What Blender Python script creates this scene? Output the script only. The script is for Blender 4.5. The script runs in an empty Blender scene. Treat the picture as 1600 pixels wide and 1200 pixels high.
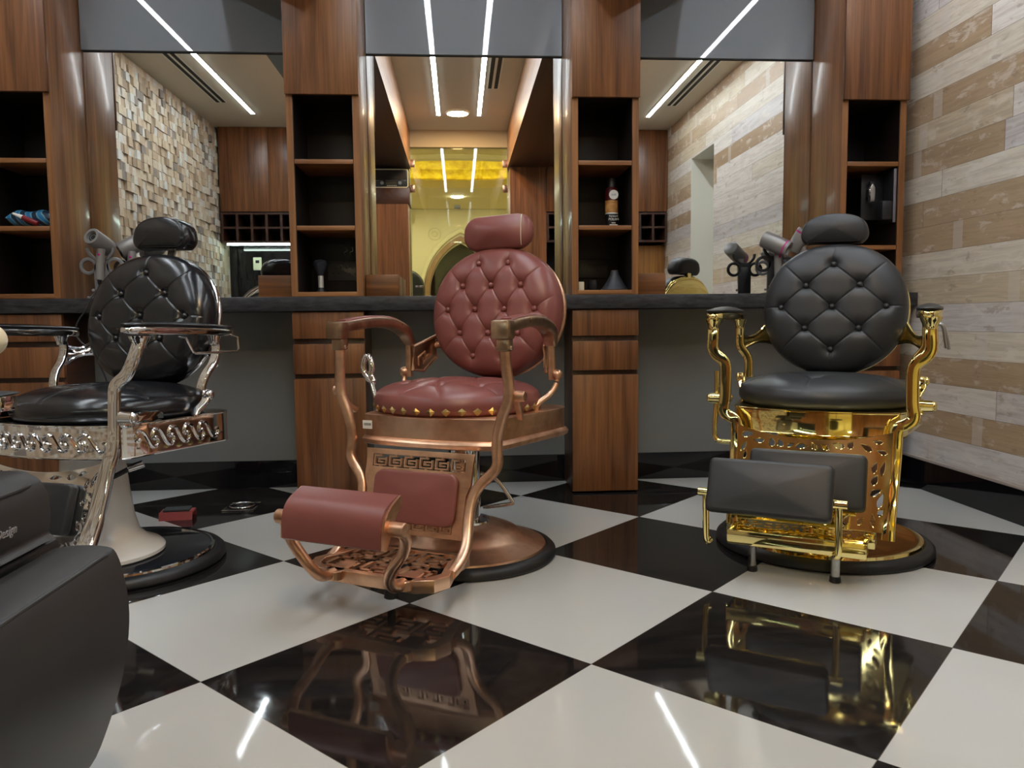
import bpy, bmesh, math, random
from mathutils import Vector, Matrix, noise
S = bpy.context.scene
COL = S.collection
PI = math.pi
rnd = random.Random(7)

# ---------------------------------------------------------------- camera
H = 0.7654
R_ = Vector((0.99769, -0.06725, -0.00951)); 
yaw, pitch, roll = math.radians(3.8437), math.radians(4.614), math.radians(-0.5467)
fw = Vector((math.sin(yaw)*math.cos(pitch), math.cos(yaw)*math.cos(pitch), -math.sin(pitch)))
r0 = Vector((math.cos(yaw), -math.sin(yaw), 0)); u0 = r0.cross(fw)
rr = r0*math.cos(roll) + u0*math.sin(roll); uu = -r0*math.sin(roll) + u0*math.cos(roll)
cd = bpy.data.cameras.new('camera'); cam = bpy.data.objects.new('camera', cd); COL.objects.link(cam)
cd.sensor_width = 36; cd.lens = 1215.21/1600*36; cd.clip_start = 0.02; cd.clip_end = 60
m = Matrix((rr, uu, -fw)).transposed().to_4x4(); m.translation = Vector((0, 0, H)); cam.matrix_world = m
S.camera = cam
# ---------------------------------------------------------------- world, exposure
w = bpy.data.worlds.new('world'); S.world = w; w.use_nodes = True
w.node_tree.nodes['Background'].inputs[0].default_value = (0.9, 0.95, 1, 1)
w.node_tree.nodes['Background'].inputs[1].default_value = 0.02
S.view_settings.view_transform = 'Standard'; S.view_settings.look = 'None'
S.view_settings.exposure = 1.2; S.view_settings.gamma = 1.0
S.cycles.max_bounces = 10; S.cycles.diffuse_bounces = 4; S.cycles.glossy_bounces = 6
S.cycles.transparent_max_bounces = 12; S.cycles.sample_clamp_indirect = 4.0; S.cycles.caustics_refractive = False
STRIP, DOWN, MALL = 23.0, 85.0, 85.0     # lamp strengths

# ================================================================ materials
def L3(r, g, b):
    f = lambda c: (c/255/12.92) if c/255 <= 0.04045 else ((c/255+0.055)/1.055)**2.4
    return (f(r), f(g), f(b), 1)
class N:
    def __init__(s, name):
        s.m = bpy.data.materials.new(name); s.m.use_nodes = True; s.t = s.m.node_tree
        s.p = s.t.nodes['Principled BSDF']; s.out = s.t.nodes['Material Output']
    def n(s, typ, **kw):
        x = s.t.nodes.new(typ)
        for k, v in kw.items(): setattr(x, k, v)
        return x
    def l(s, a, b): s.t.links.new(a, b)
    def setp(s, **kw):
        for k, v in kw.items(): s.p.inputs[k.replace('_', ' ')].default_value = v
    def math(s, op, a, b=None):
        x = s.n('ShaderNodeMath', operation=op)
        for i, v in enumerate((a, b)):
            if v is None: continue
            if isinstance(v, (int, float)): x.inputs[i].default_value = v
            else: s.l(v, x.inputs[i])
        return x.outputs[0]
    def ramp(s, fac, stops, interp='LINEAR'):
        x = s.n('ShaderNodeValToRGB'); x.color_ramp.interpolation = interp
        e = x.color_ramp.elements
        while len(e) < len(stops): e.new(0.5)
        for k, (p, c) in enumerate(stops): e[k].position = p; e[k].color = c
        s.l(fac, x.inputs[0]); return x.outputs[0]
    def coord(s, scale=(1, 1, 1), rand=False, rot=(0, 0, 0)):
        tc = s.n('ShaderNodeTexCoord'); mp = s.n('ShaderNodeMapping')
        mp.inputs['Scale'].default_value = scale; mp.inputs['Rotation'].default_value = rot
        src = tc.outputs['Object']
        if rand:
            oi = s.n('ShaderNodeObjectInfo'); v = s.n('ShaderNodeVectorMath', operation='ADD')
            c = s.n('ShaderNodeCombineXYZ'); k = s.math('MULTIPLY', oi.outputs['Random'], 37.0)
            s.l(k, c.inputs[0]); s.l(k, c.inputs[1]); s.l(src, v.inputs[0]); s.l(c.outputs[0], v.inputs[1]); src = v.outputs[0]
        s.l(src, mp.inputs['Vector']); return mp.outputs['Vector']
    def noise(s, vec, scale=5, detail=4, rough=0.5, dist=0):
        x = s.n('ShaderNodeTexNoise'); x.inputs['Scale'].default_value = scale; x.inputs['Detail'].default_value = detail
        x.inputs['Roughness'].default_value = rough; x.inputs['Distortion'].default_value = dist
        s.l(vec, x.inputs['Vector']); return x.outputs['Fac']
    def bump(s, h, strength=0.2, dist=0.002):
        b = s.n('ShaderNodeBump'); b.inputs['Strength'].default_value = strength; b.inputs['Distance'].default_value = dist
        s.l(h, b.inputs['Height']); s.l(b.outputs[0], s.p.inputs['Normal'])
    def mix(s, fac, a, b, bt='MIX'):
        x = s.n('ShaderNodeMix', data_type='RGBA', blend_type=bt)
        for i, v in ((0, fac), (6, a), (7, b)):
            if isinstance(v, (int, float)): x.inputs[i].default_value = v
            elif isinstance(v, tuple): x.inputs[i].default_value = v
            else: s.l(v, x.inputs[i])
        return x.outputs[2]

def plain(name, col, rough=0.5, metal=0.0, emit=None, es=0, **kw):
    k = N(name); k.setp(Base_Color=col, Roughness=rough, Metallic=metal, **kw)
    if emit: k.setp(Emission_Color=emit, Emission_Strength=es)
    return k.m
def wood(name, dark, light, axis='Z', rough=0.28, ior=1.5, coat=0.0):
    k = N(name)
    sc = {'Z': (22, 22, 1.1), 'X': (1.1, 22, 26), 'Y': (22, 1.1, 22)}[axis]
    v = k.coord(sc, rand=True)
    a = k.noise(v, 1.0, 6, 0.6, 0.6)
    sc2 = {'Z': (160, 160, 3), 'X': (3, 160, 160), 'Y': (160, 3, 160)}[axis]
    b = k.noise(k.coord(sc2, rand=True), 1.0, 3, 0.6)
    f = k.math('ADD', k.math('MULTIPLY', a, 0.75), k.math('MULTIPLY', b, 0.3))
    c = k.ramp(f, [(0.36, dark), (0.52, tuple((dark[i]+light[i])/2 for i in range(3))+(1,)), (0.68, light)])
    k.l(c, k.p.inputs['Base Color']); k.setp(Roughness=rough, Coat_Weight=coat, Coat_Roughness=0.12)
    k.p.inputs['IOR'].default_value = ior
    k.bump(b, 0.06, 0.001); return k.m
def leather(name, col, rough, crease=0.25, spec=0.5):
    k = N(name); v = k.coord((1, 1, 1))
    a = k.noise(v, 420, 3, 0.6); b = k.noise(v, 9, 3)
    c = k.mix(b, tuple(x*0.82 for x in col[:3])+(1,), tuple(min(1, x*1.12) for x in col[:3])+(1,))
    k.l(c, k.p.inputs['Base Color']); k.setp(Roughness=rough); k.p.inputs['Specular IOR Level'].default_value = spec
    k.bump(a, crease*0.35, 0.0008); return k.m
def brushed(name, c1, c2, r1, r2, axis=(3, 3, 120), sc=6):
    k = N(name); v = k.coord(axis); a = k.noise(v, 1.0, 4, 0.6); b = k.noise(k.coord((1, 1, 1)), sc, 4, 0.6)
    f = k.math('ADD', k.math('MULTIPLY', a, 0.08), k.math('MULTIPLY', b, 0.92))
    k.l(k.ramp(f, [(0.36, c1), (0.6, c2)]), k.p.inputs['Base Color'])
    rr_ = k.n('ShaderNodeMapRange'); k.l(f, rr_.inputs[0]); rr_.inputs[1].default_value = 0.3; rr_.inputs[2].default_value = 0.7
    rr_.inputs[3].default_value = r1; rr_.inputs[4].default_value = r2; k.l(rr_.outputs[0], k.p.inputs['Roughness'])
    k.setp(Metallic=1.0); return k.m

M = {}
M['walnut'] = wood('walnut_veneer', L3(80, 46, 26), L3(144, 94, 56), 'Z', 0.34)
M['walnut_side'] = wood('glossy_walnut_side', L3(104, 68, 42), L3(168, 118, 76), 'Z', 0.36, 1.5, 0.3)
M['walnut_x'] = wood('walnut_cross_grain', L3(76, 44, 22), L3(140, 90, 50), 'X', 0.35)
M['edge'] = wood('walnut_edge', L3(112, 70, 38), L3(160, 108, 62), 'Z', 0.4)
M['edge_x'] = wood('walnut_shelf_edge', L3(112, 70, 38), L3(160, 108, 62), 'X', 0.4)
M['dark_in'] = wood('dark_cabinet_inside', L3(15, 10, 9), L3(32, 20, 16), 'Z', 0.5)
M['dark_shaded_wood'] = wood('dark_and_shaded_walnut', L3(52, 32, 24), L3(80, 50, 36), 'Y', 0.35)  # dark walnut; under the bulkheads its tone stands for unlit shade
M['walnut_y'] = wood('walnut_bulkhead', L3(120, 80, 54), L3(178, 130, 90), 'Y', 0.3)
M['mirror'] = plain('mirror_silvering', (0.86, 0.88, 0.86, 1), 0.005, 1.0)
M['grey_gloss'] = plain('grey_back_painted_glass', L3(128, 132, 138), 0.015, 0.0)
M['grey_low'] = plain('grey_wall_glass', L3(122, 124, 123), 0.12, 0.0)
M['black_gloss'] = plain('black_gloss_tile', (0.006, 0.006, 0.008, 1), 0.05)
M['ceiling'] = plain('ceiling_paint', L3(206, 198, 180), 0.7)
M['header'] = plain('cream_header_paint', L3(214, 196, 160), 0.6)
M['white_paint'] = plain('white_reveal_paint', L3(222, 220, 208), 0.6)
M['mall'] = plain('cream_plaster', L3(226, 216, 172), 0.7)
M['strip'] = plain('led_diffuser', (1, 1, 1, 1), 0.5, 0, (0.84, 0.93, 1.0, 1), STRIP)
M['warm'] = plain('warm_lamp_diffuser', (1, 1, 1, 1), 0.5, 0, (1.0, 0.62, 0.25, 1), DOWN)
M['mallamp'] = plain('cool_lamp_diffuser', (1, 1, 1, 1), 0.5, 0, (1.0, 0.93, 0.72, 1), MALL)
M['cove'] = plain('cove_led', (1, 1, 1, 1), 0.5, 0, (1.0, 0.86, 0.4, 1), 5)
M['led2'] = plain('shelf_led', (1, 1, 1, 1), 0.5, 0, (0.8, 1.0, 0.9, 1), 14)
M['gold'] = plain('polished_gold', (0.96, 0.80, 0.34, 1), 0.06, 1.0)
M['chrome'] = plain('polished_chrome', (0.80, 0.80, 0.81, 1), 0.05, 1.0)
M['steel'] = brushed('brushed_steel', (0.35, 0.35, 0.35, 1), (0.6, 0.6, 0.58, 1), 0.25, 0.35)
M['copper'] = brushed('antique_copper', (0.46, 0.24, 0.14, 1), (0.94, 0.60, 0.40, 1), 0.42, 0.30, (9, 9, 140), 5)
M['copper_dark'] = brushed('antique_bronze', (0.30, 0.19, 0.12, 1), (0.66, 0.46, 0.31, 1), 0.36, 0.26, (9, 60, 9), 6)
M['brass'] = plain('brass_stud', (0.42, 0.31, 0.12, 1), 0.35, 1.0)
M['red'] = leather('oxblood_leather', L3(132, 75, 69), 0.35)
M['black_shiny'] = leather('glossy_black_leather', (0.011, 0.011, 0.013, 1), 0.2, 0.3, 0.6)
M['black_matte'] = leather('matte_black_leather', (0.022, 0.022, 0.024, 1), 0.42, 0.3, 0.5)
M['charcoal'] = leather('charcoal_leather', (0.03, 0.03, 0.032, 1), 0.46, 0.35, 0.5)
M['rubber'] = plain('black_rubber', (0.012, 0.012, 0.013, 1), 0.42)
M['white_enamel'] = plain('white_enamel', L3(244, 242, 236), 0.16)
M['black_plastic'] = plain('black_plastic', (0.015, 0.015, 0.017, 1), 0.4)
M['black_soft'] = plain('black_bristle', (0.02, 0.024, 0.035, 1), 0.8)
M['grey_plastic'] = plain('grey_plastic', L3(120, 118, 120), 0.38)
M['dryer'] = plain('warm_grey_metal', L3(134, 131, 129), 0.32, 0.25)
M['magenta'] = plain('magenta_accent', L3(190, 30, 130), 0.35)
M['white'] = plain('white_print', L3(235, 232, 225), 0.5)
M['cream'] = plain('cream_cotton', L3(226, 216, 190), 0.8)
M['silver_ink'] = plain('silver_embroidery', L3(150, 150, 155), 0.5)
M['red_plastic'] = plain('red_plastic', L3(172, 78, 76), 0.5)
M['sponge'] = plain('dark_grey_sponge', L3(66, 70, 70), 0.95)
M['maroon'] = plain('maroon_plastic', L3(120, 12, 30), 0.35)
M['hole'] = plain('dark_recess', (0.004, 0.004, 0.004, 1), 0.7)
M['void'] = plain('dark_doorway', (0.003, 0.003, 0.003, 1), 1.0, Specular_IOR_Level=0.0)
M['tan'] = plain('tan_print', L3(190, 130, 70), 0.4)
M['paleblue'] = plain('pale_blue_card', L3(170, 195, 200), 0.5)
M['copper_hinge'] = plain('rose_copper_plate', (0.6, 0.36, 0.25, 1), 0.25, 1.0)

def mk_towel():
    k = N('blue_striped_plastic'); wv = k.n('ShaderNodeTexWave'); wv.inputs['Scale'].default_value = 9; wv.inputs['Distortion'].default_value = 3
    k.l(k.coord((1, 1, 1), rot=(0, 0.6, 0.4)), wv.inputs['Vector'])
    k.l(k.ramp(wv.outputs['Fac'], [(0.35, L3(14, 40, 66)), (0.55, L3(120, 170, 180)), (0.85, L3(30, 110, 160))]), k.p.inputs['Base Color'])
    k.setp(Roughness=0.3); return k.m
M['blue_bag'] = mk_towel()
def mk_counter():
    k = N('flamed_black_granite'); v = k.coord((14, 14, 60)); a = k.noise(v, 1, 5, 0.65); b = k.noise(k.coord((1, 1, 1)), 160, 2)
    k.l(k.ramp(a, [(0.35, (0.008, 0.008, 0.01, 1)), (0.7, (0.05, 0.05, 0.055, 1))]), k.p.inputs['Base Color']); k.setp(Roughness=0.42); k.bump(b, 0.3, 0.002); return k.m
M['counter'] = mk_counter()
def mk_floor():
    k = N('checker_floor_tiles'); T = 0.6; a = math.radians(45) - math.radians(0.768)
    tc = k.n('ShaderNodeTexCoord'); sp = k.n('ShaderNodeSeparateXYZ'); k.l(tc.outputs['Object'], sp.inputs[0])
    X = k.math('SUBTRACT', sp.outputs[0], -0.1465); Y = k.math('SUBTRACT', sp.outputs[1], 2.0846)
    ca, sa = math.cos(math.radians(45.768)), math.sin(math.radians(45.768))
    U = k.math('DIVIDE', k.math('ADD', k.math('MULTIPLY', X, ca), k.math('MULTIPLY', Y, sa)), T)
    V = k.math('DIVIDE', k.math('SUBTRACT', k.math('MULTIPLY', Y, ca), k.math('MULTIPLY', X, sa)), T)
    fu, fv = k.math('FLOOR', U), k.math('FLOOR', V)
    par = k.math('ABSOLUTE', k.math('MODULO', k.math('ADD', fu, fv), 2.0))
    def edge(q):
        fr = k.math('FRACT', q); return k.math('MINIMUM', fr, k.math('SUBTRACT', 1.0, fr))
    g = k.math('LESS_THAN', k.math('MINIMUM', edge(U), edge(V)), 0.0022)
    line = k.math('LESS_THAN', k.math('ABSOLUTE', k.math('SUBTRACT', sp.outputs[1], 3.335)), 0.0022)
    vec = k.coord((1, 1, 1))
    blk = k.mix(k.ramp(k.noise(k.coord((2, 9, 1)), 2.2, 6, 0.6, 1.0), [(0.4, (0, 0, 0, 1)), (0.75, (1, 1, 1, 1))]), (0.010, 0.009, 0.009, 1), (0.026, 0.021, 0.019, 1))
    wht = k.mix(k.noise(vec, 3, 4), L3(191, 191, 188), L3(199, 199, 195))
    c = k.mix(par, blk, wht)
    c = k.mix(g, c, k.mix(par, (0.03, 0.028, 0.026, 1), L3(120, 112, 104)))
    c = k.mix(line, c, (0.09, 0.09, 0.095, 1))
    k.l(c, k.p.inputs['Base Color'])
    rg = k.ramp(k.noise(vec, 26, 4, 0.6), [(0.35, (0.03, 0.03, 0.03, 1)), (0.75, (0.085, 0.085, 0.085, 1))])
    k.l(rg, k.p.inputs['Roughness']); k.p.inputs['IOR'].default_value = 1.5
    return k.m
M['floor'] = mk_floor()
def mk_planks():
    k = N('painted_plank_boards'); d, Ln, z0 = 0.1133, 1.7, 0.253
    tc = k.n('ShaderNodeTexCoord'); sp = k.n('ShaderNodeSeparateXYZ'); k.l(tc.outputs['Object'], sp.inputs[0])
    v = k.math('DIVIDE', k.math('SUBTRACT', sp.outputs[2], z0-2*d), d); row = k.math('FLOOR', v)
    wn = k.n('ShaderNodeTexWhiteNoise', noise_dimensions='1D'); k.l(row, wn.inputs['W'])
    u = k.math('DIVIDE', k.math('ADD', sp.outputs[1], k.math('MULTIPLY', wn.outputs['Value'], 5.0)), Ln); col = k.math('FLOOR', u)
    cb = k.n('ShaderNodeCombineXYZ'); k.l(col, cb.inputs[0]); k.l(row, cb.inputs[1])
    w2 = k.n('ShaderNodeTexWhiteNoise', noise_dimensions='2D'); k.l(cb.outputs[0], w2.inputs['Vector'])
    base = k.ramp(w2.outputs['Value'], [(0, L3(230, 222, 206)), (0.2, L3(190, 166, 136)), (0.4, L3(222, 218, 217)), (0.58, L3(214, 200, 174)), (0.74, L3(238, 233, 226)), (0.88, L3(174, 148, 118))], 'CONSTANT')
    ad = k.n('ShaderNodeVectorMath', operation='ADD'); k.l(tc.outputs['Object'], ad.inputs[0])
    ml = k.n('ShaderNodeVectorMath', operation='SCALE'); k.l(w2.outputs['Color'], ml.inputs[0]); ml.inputs['Scale'].default_value = 9; k.l(ml.outputs[0], ad.inputs[1])
    def nz(sc, s, det, dist):
        mp = k.n('ShaderNodeMapping'); mp.inputs['Scale'].default_value = sc; k.l(ad.outputs[0], mp.inputs['Vector']); return k.noise(mp.outputs[0], s, det, 0.62, dist)
    grain = nz((1, 2.5, 40), 1.6, 5, 0.8)
    c = k.mix(k.ramp(grain, [(0.42, (0, 0, 0, 1)), (0.62, (0.55, 0.55, 0.55, 1))]), base, k.mix(0.5, base, L3(140, 112, 88)))
    peel = nz((1, 6, 16), 1.3, 6, 0.4)
    c = k.mix(k.ramp(peel, [(0.55, (0, 0, 0, 1)), (0.63, (0.45, 0.45, 0.45, 1))]), c, L3(238, 232, 224))
    c = k.mix(k.ramp(nz((1, 5, 13), 1.7, 6, 0.3), [(0.60, (0, 0, 0, 1)), (0.66, (0.4, 0.4, 0.4, 1))]), c, L3(140, 118, 96))
    # cross-cut lighter patches
    fr = k.math('FRACT', u); p1 = k.math('LESS_THAN', k.math('ABSOLUTE', k.math('SUBTRACT', fr, 0.33)), 0.018)
    c = k.mix(k.math('MULTIPLY', p1, 0.45), c, L3(222, 214, 206))
    fz = k.math('FRACT', v); seam = k.math('MAXIMUM', k.math('LESS_THAN', fz, 0.014), k.math('LESS_THAN', fr, 0.0016))
    c = k.mix(k.math('MULTIPLY', seam, 0.75), c, L3(92, 76, 60))
    k.l(c, k.p.inputs['Base Color']); k.setp(Roughness=0.42); k.bump(grain, 0.12, 0.002); return k.m
M['planks'] = mk_planks()
def mk_mosaic():
    k = N('split_stone_mosaic'); d = 0.062
    tc = k.n('ShaderNodeTexCoord'); sp = k.n('ShaderNodeSeparateXYZ'); k.l(tc.outputs['Object'], sp.inputs[0])
    cb = k.n('ShaderNodeCombineXYZ')
    k.l(k.math('FLOOR', k.math('DIVIDE', sp.outputs[1], d)), cb.inputs[0]); k.l(k.math('FLOOR', k.math('DIVIDE', sp.outputs[2], d)), cb.inputs[1])
    w2 = k.n('ShaderNodeTexWhiteNoise', noise_dimensions='2D'); k.l(cb.outputs[0], w2.inputs['Vector'])
    base = k.ramp(w2.outputs['Value'], [(0, L3(212, 196, 170)), (0.3, L3(196, 174, 146)), (0.5, L3(222, 214, 198)), (0.68, L3(170, 150, 126)), (0.8, L3(222, 223, 217)), (0.9, L3(144, 136, 128))], 'CONSTANT')
    c = k.mix(k.ramp(k.noise(k.coord((1, 1, 1)), 40, 5, 0.65), [(0.35, (0, 0, 0, 1)), (0.75, (0.6, 0.6, 0.6, 1))]), base, k.mix(0.5, base, L3(120, 96, 74)))
    k.l(c, k.p.inputs['Base Color']); k.setp(Roughness=0.75); return k.m
M['mosaic'] = mk_mosaic()
def mk_glass():
    k = N('clear_door_glass'); tr = k.n('ShaderNodeBsdfTransparent'); gl = k.n('ShaderNodeBsdfGlossy'); mx = k.n('ShaderNodeMixShader'); fr = k.n('ShaderNodeFresnel')
    tr.inputs[0].default_value = (0.93, 0.97, 0.94, 1); gl.inputs['Roughness'].default_value = 0.0; fr.inputs['IOR'].default_value = 1.5
    k.l(k.math('MULTIPLY', fr.outputs[0], 1.9), mx.inputs[0]); k.l(tr.outputs[0], mx.inputs[1]); k.l(gl.outputs[0], mx.inputs[2]); k.l(mx.outputs[0], k.out.inputs['Surface']); return k.m
M['glass'] = mk_glass()
M['gold_leaf'] = brushed('gold_leaf_dome', L3(200, 170, 20), L3(250, 225, 60), 0.5, 0.6, (1, 1, 1), 30)
k = N('gold_leaf_matt'); k.l(k.ramp(k.noise(k.coord((1, 1, 1)), 9, 5, 0.7), [(0.35, L3(190, 160, 10)), (0.65, L3(245, 225, 60))]), k.p.inputs['Base Color']); k.setp(Roughness=0.6); M['gold_leaf'] = k.m

# ================================================================ mesh helpers
class MB:
    def __init__(s): s.b = bmesh.new()
    def add(s, verts, faces):
        vs = [s.b.verts.new(v) for v in verts]
        for f in faces:
            try: s.b.faces.new([vs[i] for i in f])
            except ValueError: pass
        return s
    def box(s, x0, x1, y0, y1, z0, z1, bev=0.0, mat=None):
        t = bmesh.new(); bmesh.ops.create_cube(t, size=1)
        for v in t.verts: v.co = Vector(((v.co.x+.5)*(x1-x0)+x0, (v.co.y+.5)*(y1-y0)+y0, (v.co.z+.5)*(z1-z0)+z0))
        if bev > 0: bmesh.ops.bevel(t, geom=list(t.edges), offset=min(bev, 0.45*min(abs(x1-x0), abs(y1-y0), abs(z1-z0))), segments=2, affect='EDGES', profile=0.5)
        return s.merge(t, mat)
    def merge(s, t, mat=None):
        t.verts.index_update(); vs = [v.co.copy() for v in t.verts]; fs = [[v.index for v in f.verts] for f in t.faces]; t.free()
        if mat: vs = [mat @ v for v in vs]
        return s.add(vs, fs)
    def lathe(s, prof, c=(0, 0, 0), seg=48, mat=None, sx=1, sy=1):
        vs, fs = [], []; n = len(prof)
        for i in range(seg):
            a = 2*PI*i/seg
            for r, z in prof: vs.append(Vector((c[0]+r*math.cos(a)*sx, c[1]+r*math.sin(a)*sy, c[2]+z)))
        for i in range(seg):
            j = (i+1) % seg
            for q in range(n-1):
                fs.append((i*n+q, j*n+q, j*n+q+1, i*n+q+1))
        if mat: vs = [mat @ v for v in vs]
        s.add(vs, fs); bmesh.ops.remove_doubles(s.b, verts=s.b.verts, dist=1e-6); return s
    def cyl(s, p0, p1, r0, r1=None, seg=20):
        r1 = r0 if r1 is None else r1
        p0, p1 = Vector(p0), Vector(p1); d = p1-p0; q = d.to_track_quat('Z', 'Y').to_matrix().to_4x4(); q.translation = p0; Ln = d.length
        b = min(r0, r1, Ln)*0.12
        return s.lathe([(0, 0), (r0-b, 0), (r0, b), (r1, Ln-b), (r1-b, Ln), (0, Ln)], seg=seg, mat=q)
    def ball(s, c, r, sc=(1, 1, 1), seg=20):
        pr = [(r*math.sin(PI*i/12), -r*math.cos(PI*i/12)) for i in range(13)]; pr[0] = (0, -r); pr[-1] = (0, r)
        return s.lathe(pr, seg=seg, mat=Matrix.Translation(c) @ Matrix.Diagonal((sc[0], sc[1], sc[2], 1)))
    def sweep(s, path, prof, up=(0, 1, 0), n=None, closed=False, scl=None, caps=True, relax=0):
        P = smooth(path, n, closed) if n else [Vector(p) for p in path]
        for _ in range(relax): P = [P[0]]+[(P[i-1]+P[i]*2+P[i+1])/4 for i in range(1, len(P)-1)]+[P[-1]]
        up = Vector(up); K = len(prof); vs, fs = [], []; cnt = len(P)
        for i, p in enumerate(P):
            a = P[i-1] if (i > 0 or closed) else p; b = P[(i+1) % cnt] if (i < cnt-1 or closed) else p
            t = (b-a).normalized(); x = up.cross(t)
            if x.length < 1e-3: x = Vector((1, 0, 0)).cross(t)
            x.normalize(); y = t.cross(x); k = scl(i/(cnt-1)) if scl else 1
            for (u, v) in prof: vs.append(p+x*u*k+y*v*k)
        for i in range(cnt if closed else cnt-1):
            j = (i+1) % cnt
            for q in range(K): fs.append((i*K+q, i*K+(q+1) % K, j*K+(q+1) % K, j*K+q))
        if caps and not closed: fs += [tuple(reversed(range(K))), tuple((cnt-1)*K+q for q in range(K))]
        return s.add(vs, fs)
    def tube(s, path, r, n=None, closed=False, seg=12, scl=None):
        return s.sweep(path, circ(r, r, seg), (0.13, 0.31, 0.94), n, closed, scl)
    def prism(s, out, fr, w0, w1, bev=0):
        """outline (u,v) extruded along the frame normal; fr maps (u,v,w)"""
        t = bmesh.new(); a = [t.verts.new((u, v, w0)) for u, v in out]; b = [t.verts.new((u, v, w1)) for u, v in out]; n = len(out)
        t.faces.new(a[::-1]); t.faces.new(b)
        for i in range(n): t.faces.new((a[i], a[(i+1) % n], b[(i+1) % n], b[i]))
        if bev:
            e = [x for x in t.edges if abs(x.verts[0].co.z-x.verts[1].co.z) < 1e-9]
            bmesh.ops.bevel(t, geom=e, offset=bev, segments=2, affect='EDGES', profile=0.5)
        return s.merge(t, fr)
    def cushion(s, out, fr, thick, edge, bulge, back=0.0, rings=10, rect=False):
        """soft pad: outline (u,v) centred anywhere, front bulging along +w"""
        cu = sum(p[0] for p in out)/len(out); cv = sum(p[1] for p in out)/len(out)
        lev = []
        lev.append((0.0, -back)); 
        for i in range(1, 4): lev.append((i/4*0.94, -back))
        for i in range(0, 7):
            a = PI*i/6 - PI/2
            lev.append((1-edge[0]*(1-math.cos(a)), (thick)*(math.sin(a)*0.5+0.5)))
        for i in range(1, rings+1):
            q = (1-edge[0])*(1-i/rings); lev.append((q, thick+bulge*(1-(q/(1-edge[0]))**2)))
        n = len(out); vs, fs = [], []; hu = max(abs(p[0]-cu) for p in out)*(1-edge[0]); hv = max(abs(p[1]-cv) for p in out)*(1-edge[0])
        for li, (sc, w_) in enumerate(lev):
            for (u, v) in out:
                a, b = (u-cu)*sc, (v-cv)*sc; ww = w_
                if rect and li > 10: ww = thick+bulge*max(0, 1-(a/hu)**2)*max(0, 1-(b/hv)**2)
                vs.append(fr @ Vector((cu+a, cv+b, ww)))
        for i in range(len(lev)-1):
            for q in range(n): fs.append((i*n+q, i*n+(q+1) % n, (i+1)*n+(q+1) % n, (i+1)*n+q))
        s.add(vs, fs); bmesh.ops.remove_doubles(s.b, verts=s.b.verts, dist=1e-6); return s
    def loft(s, out, levels):
        """plan outline lofted through (z, offset) levels with end caps"""
        n = len(out); vs, fs = [], []
        nr = []
        for i in range(n):
            a = Vector(out[i-1]); b = Vector(out[(i+1) % n]); t = (b-a).normalized(); nr.append(Vector((t.y, -t.x)))
        for z, o in levels:
            for i in range(n): q = Vector(out[i])+nr[i]*o; vs.append((q.x, q.y, z))
        for i in range(len(levels)-1):
            for q in range(n): fs.append((i*n+q, i*n+(q+1) % n, (i+1)*n+(q+1) % n, (i+1)*n+q))
        fs += [tuple(reversed(range(n))), tuple((len(levels)-1)*n+q for q in range(n))]
        return s.add(vs, fs)
    def done(s, name, mat, parent=None, smooth_angle=40, mats=None):
        bmesh.ops.recalc_face_normals(s.b, faces=s.b.faces)
        me = bpy.data.meshes.new(name); s.b.to_mesh(me); s.b.free()
        return link(name, me, mat, parent, smooth_angle)
def link(name, me, mat, parent=None, smooth_angle=40):
    for q in (mat if isinstance(mat, (list, tuple)) else [mat]): me.materials.append(M[q] if isinstance(q, str) else q)
    if smooth_angle:
        me.shade_smooth(); me.set_sharp_from_angle(angle=math.radians(smooth_angle))
    o = bpy.data.objects.new(name, me); COL.objects.link(o)
    if parent: o.parent = parent
    return o
def circ(a, b, seg=12, ph=0): return [(a*math.cos(2*PI*i/seg+ph), b*math.sin(2*PI*i/seg+ph)) for i in range(seg)]
def rrect(w, h, r, seg=4, cx=0, cy=0):
    o = []
    for sx, sy, a0 in ((1, 1, 0), (-1, 1, 90), (-1, -1, 180), (1, -1, 270)):
        for i in range(seg+1):
            a = math.radians(a0+90*i/seg); o.append((cx+sx*(w/2-r)+r*math.cos(a), cy+sy*(h/2-r)+r*math.sin(a)))
    return o
def smooth(path, n, closed=False):
    P = [Vector(p) for p in path]; m_ = len(P); out = []
    segs = m_ if closed else m_-1
    per = max(1, int(n/segs))
    for i in range(segs):
        p0 = P[i-1] if (i > 0 or closed) else P[0]*2-P[1]; p1 = P[i]; p2 = P[(i+1) % m_]
        p3 = P[(i+2) % m_] if (i+2 < m_ or closed) else p2*2-p1
        for k_ in range(per):
            t = k_/per; out.append(0.5*((2*p1)+(p2-p0)*t+(2*p0-5*p1+4*p2-p3)*t*t+(3*p1-p0-3*p2+p3)*t**3))
    if not closed: out.append(P[-1])
    return out
def frame(o, u, v):
    u = Vector(u).normalized(); v = Vector(v); v = (v-u*u.dot(v)).normalized(); w_ = u.cross(v)
    mm = Matrix((u, v, w_)).transposed().to_4x4(); mm.translation = Vector(o); return mm
def curve_mesh(name, outer, holes, fr, depth, mat, parent=None, bev=0.0008):
    """flat plate with pierced holes"""
    c = bpy.data.curves.new(name, 'CURVE'); c.dimensions = '2D'; c.fill_mode = 'BOTH'; c.extrude = depth/2; c.bevel_depth = bev; c.bevel_resolution = 1
    for pts in [outer]+holes:
        s = c.splines.new('POLY'); s.points.add(len(pts)-1); s.use_cyclic_u = True
        for q, (u, v) in zip(s.points, pts): q.co = (u, v, 0, 1)
    return from_curve(name, c, fr, mat, parent)
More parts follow.
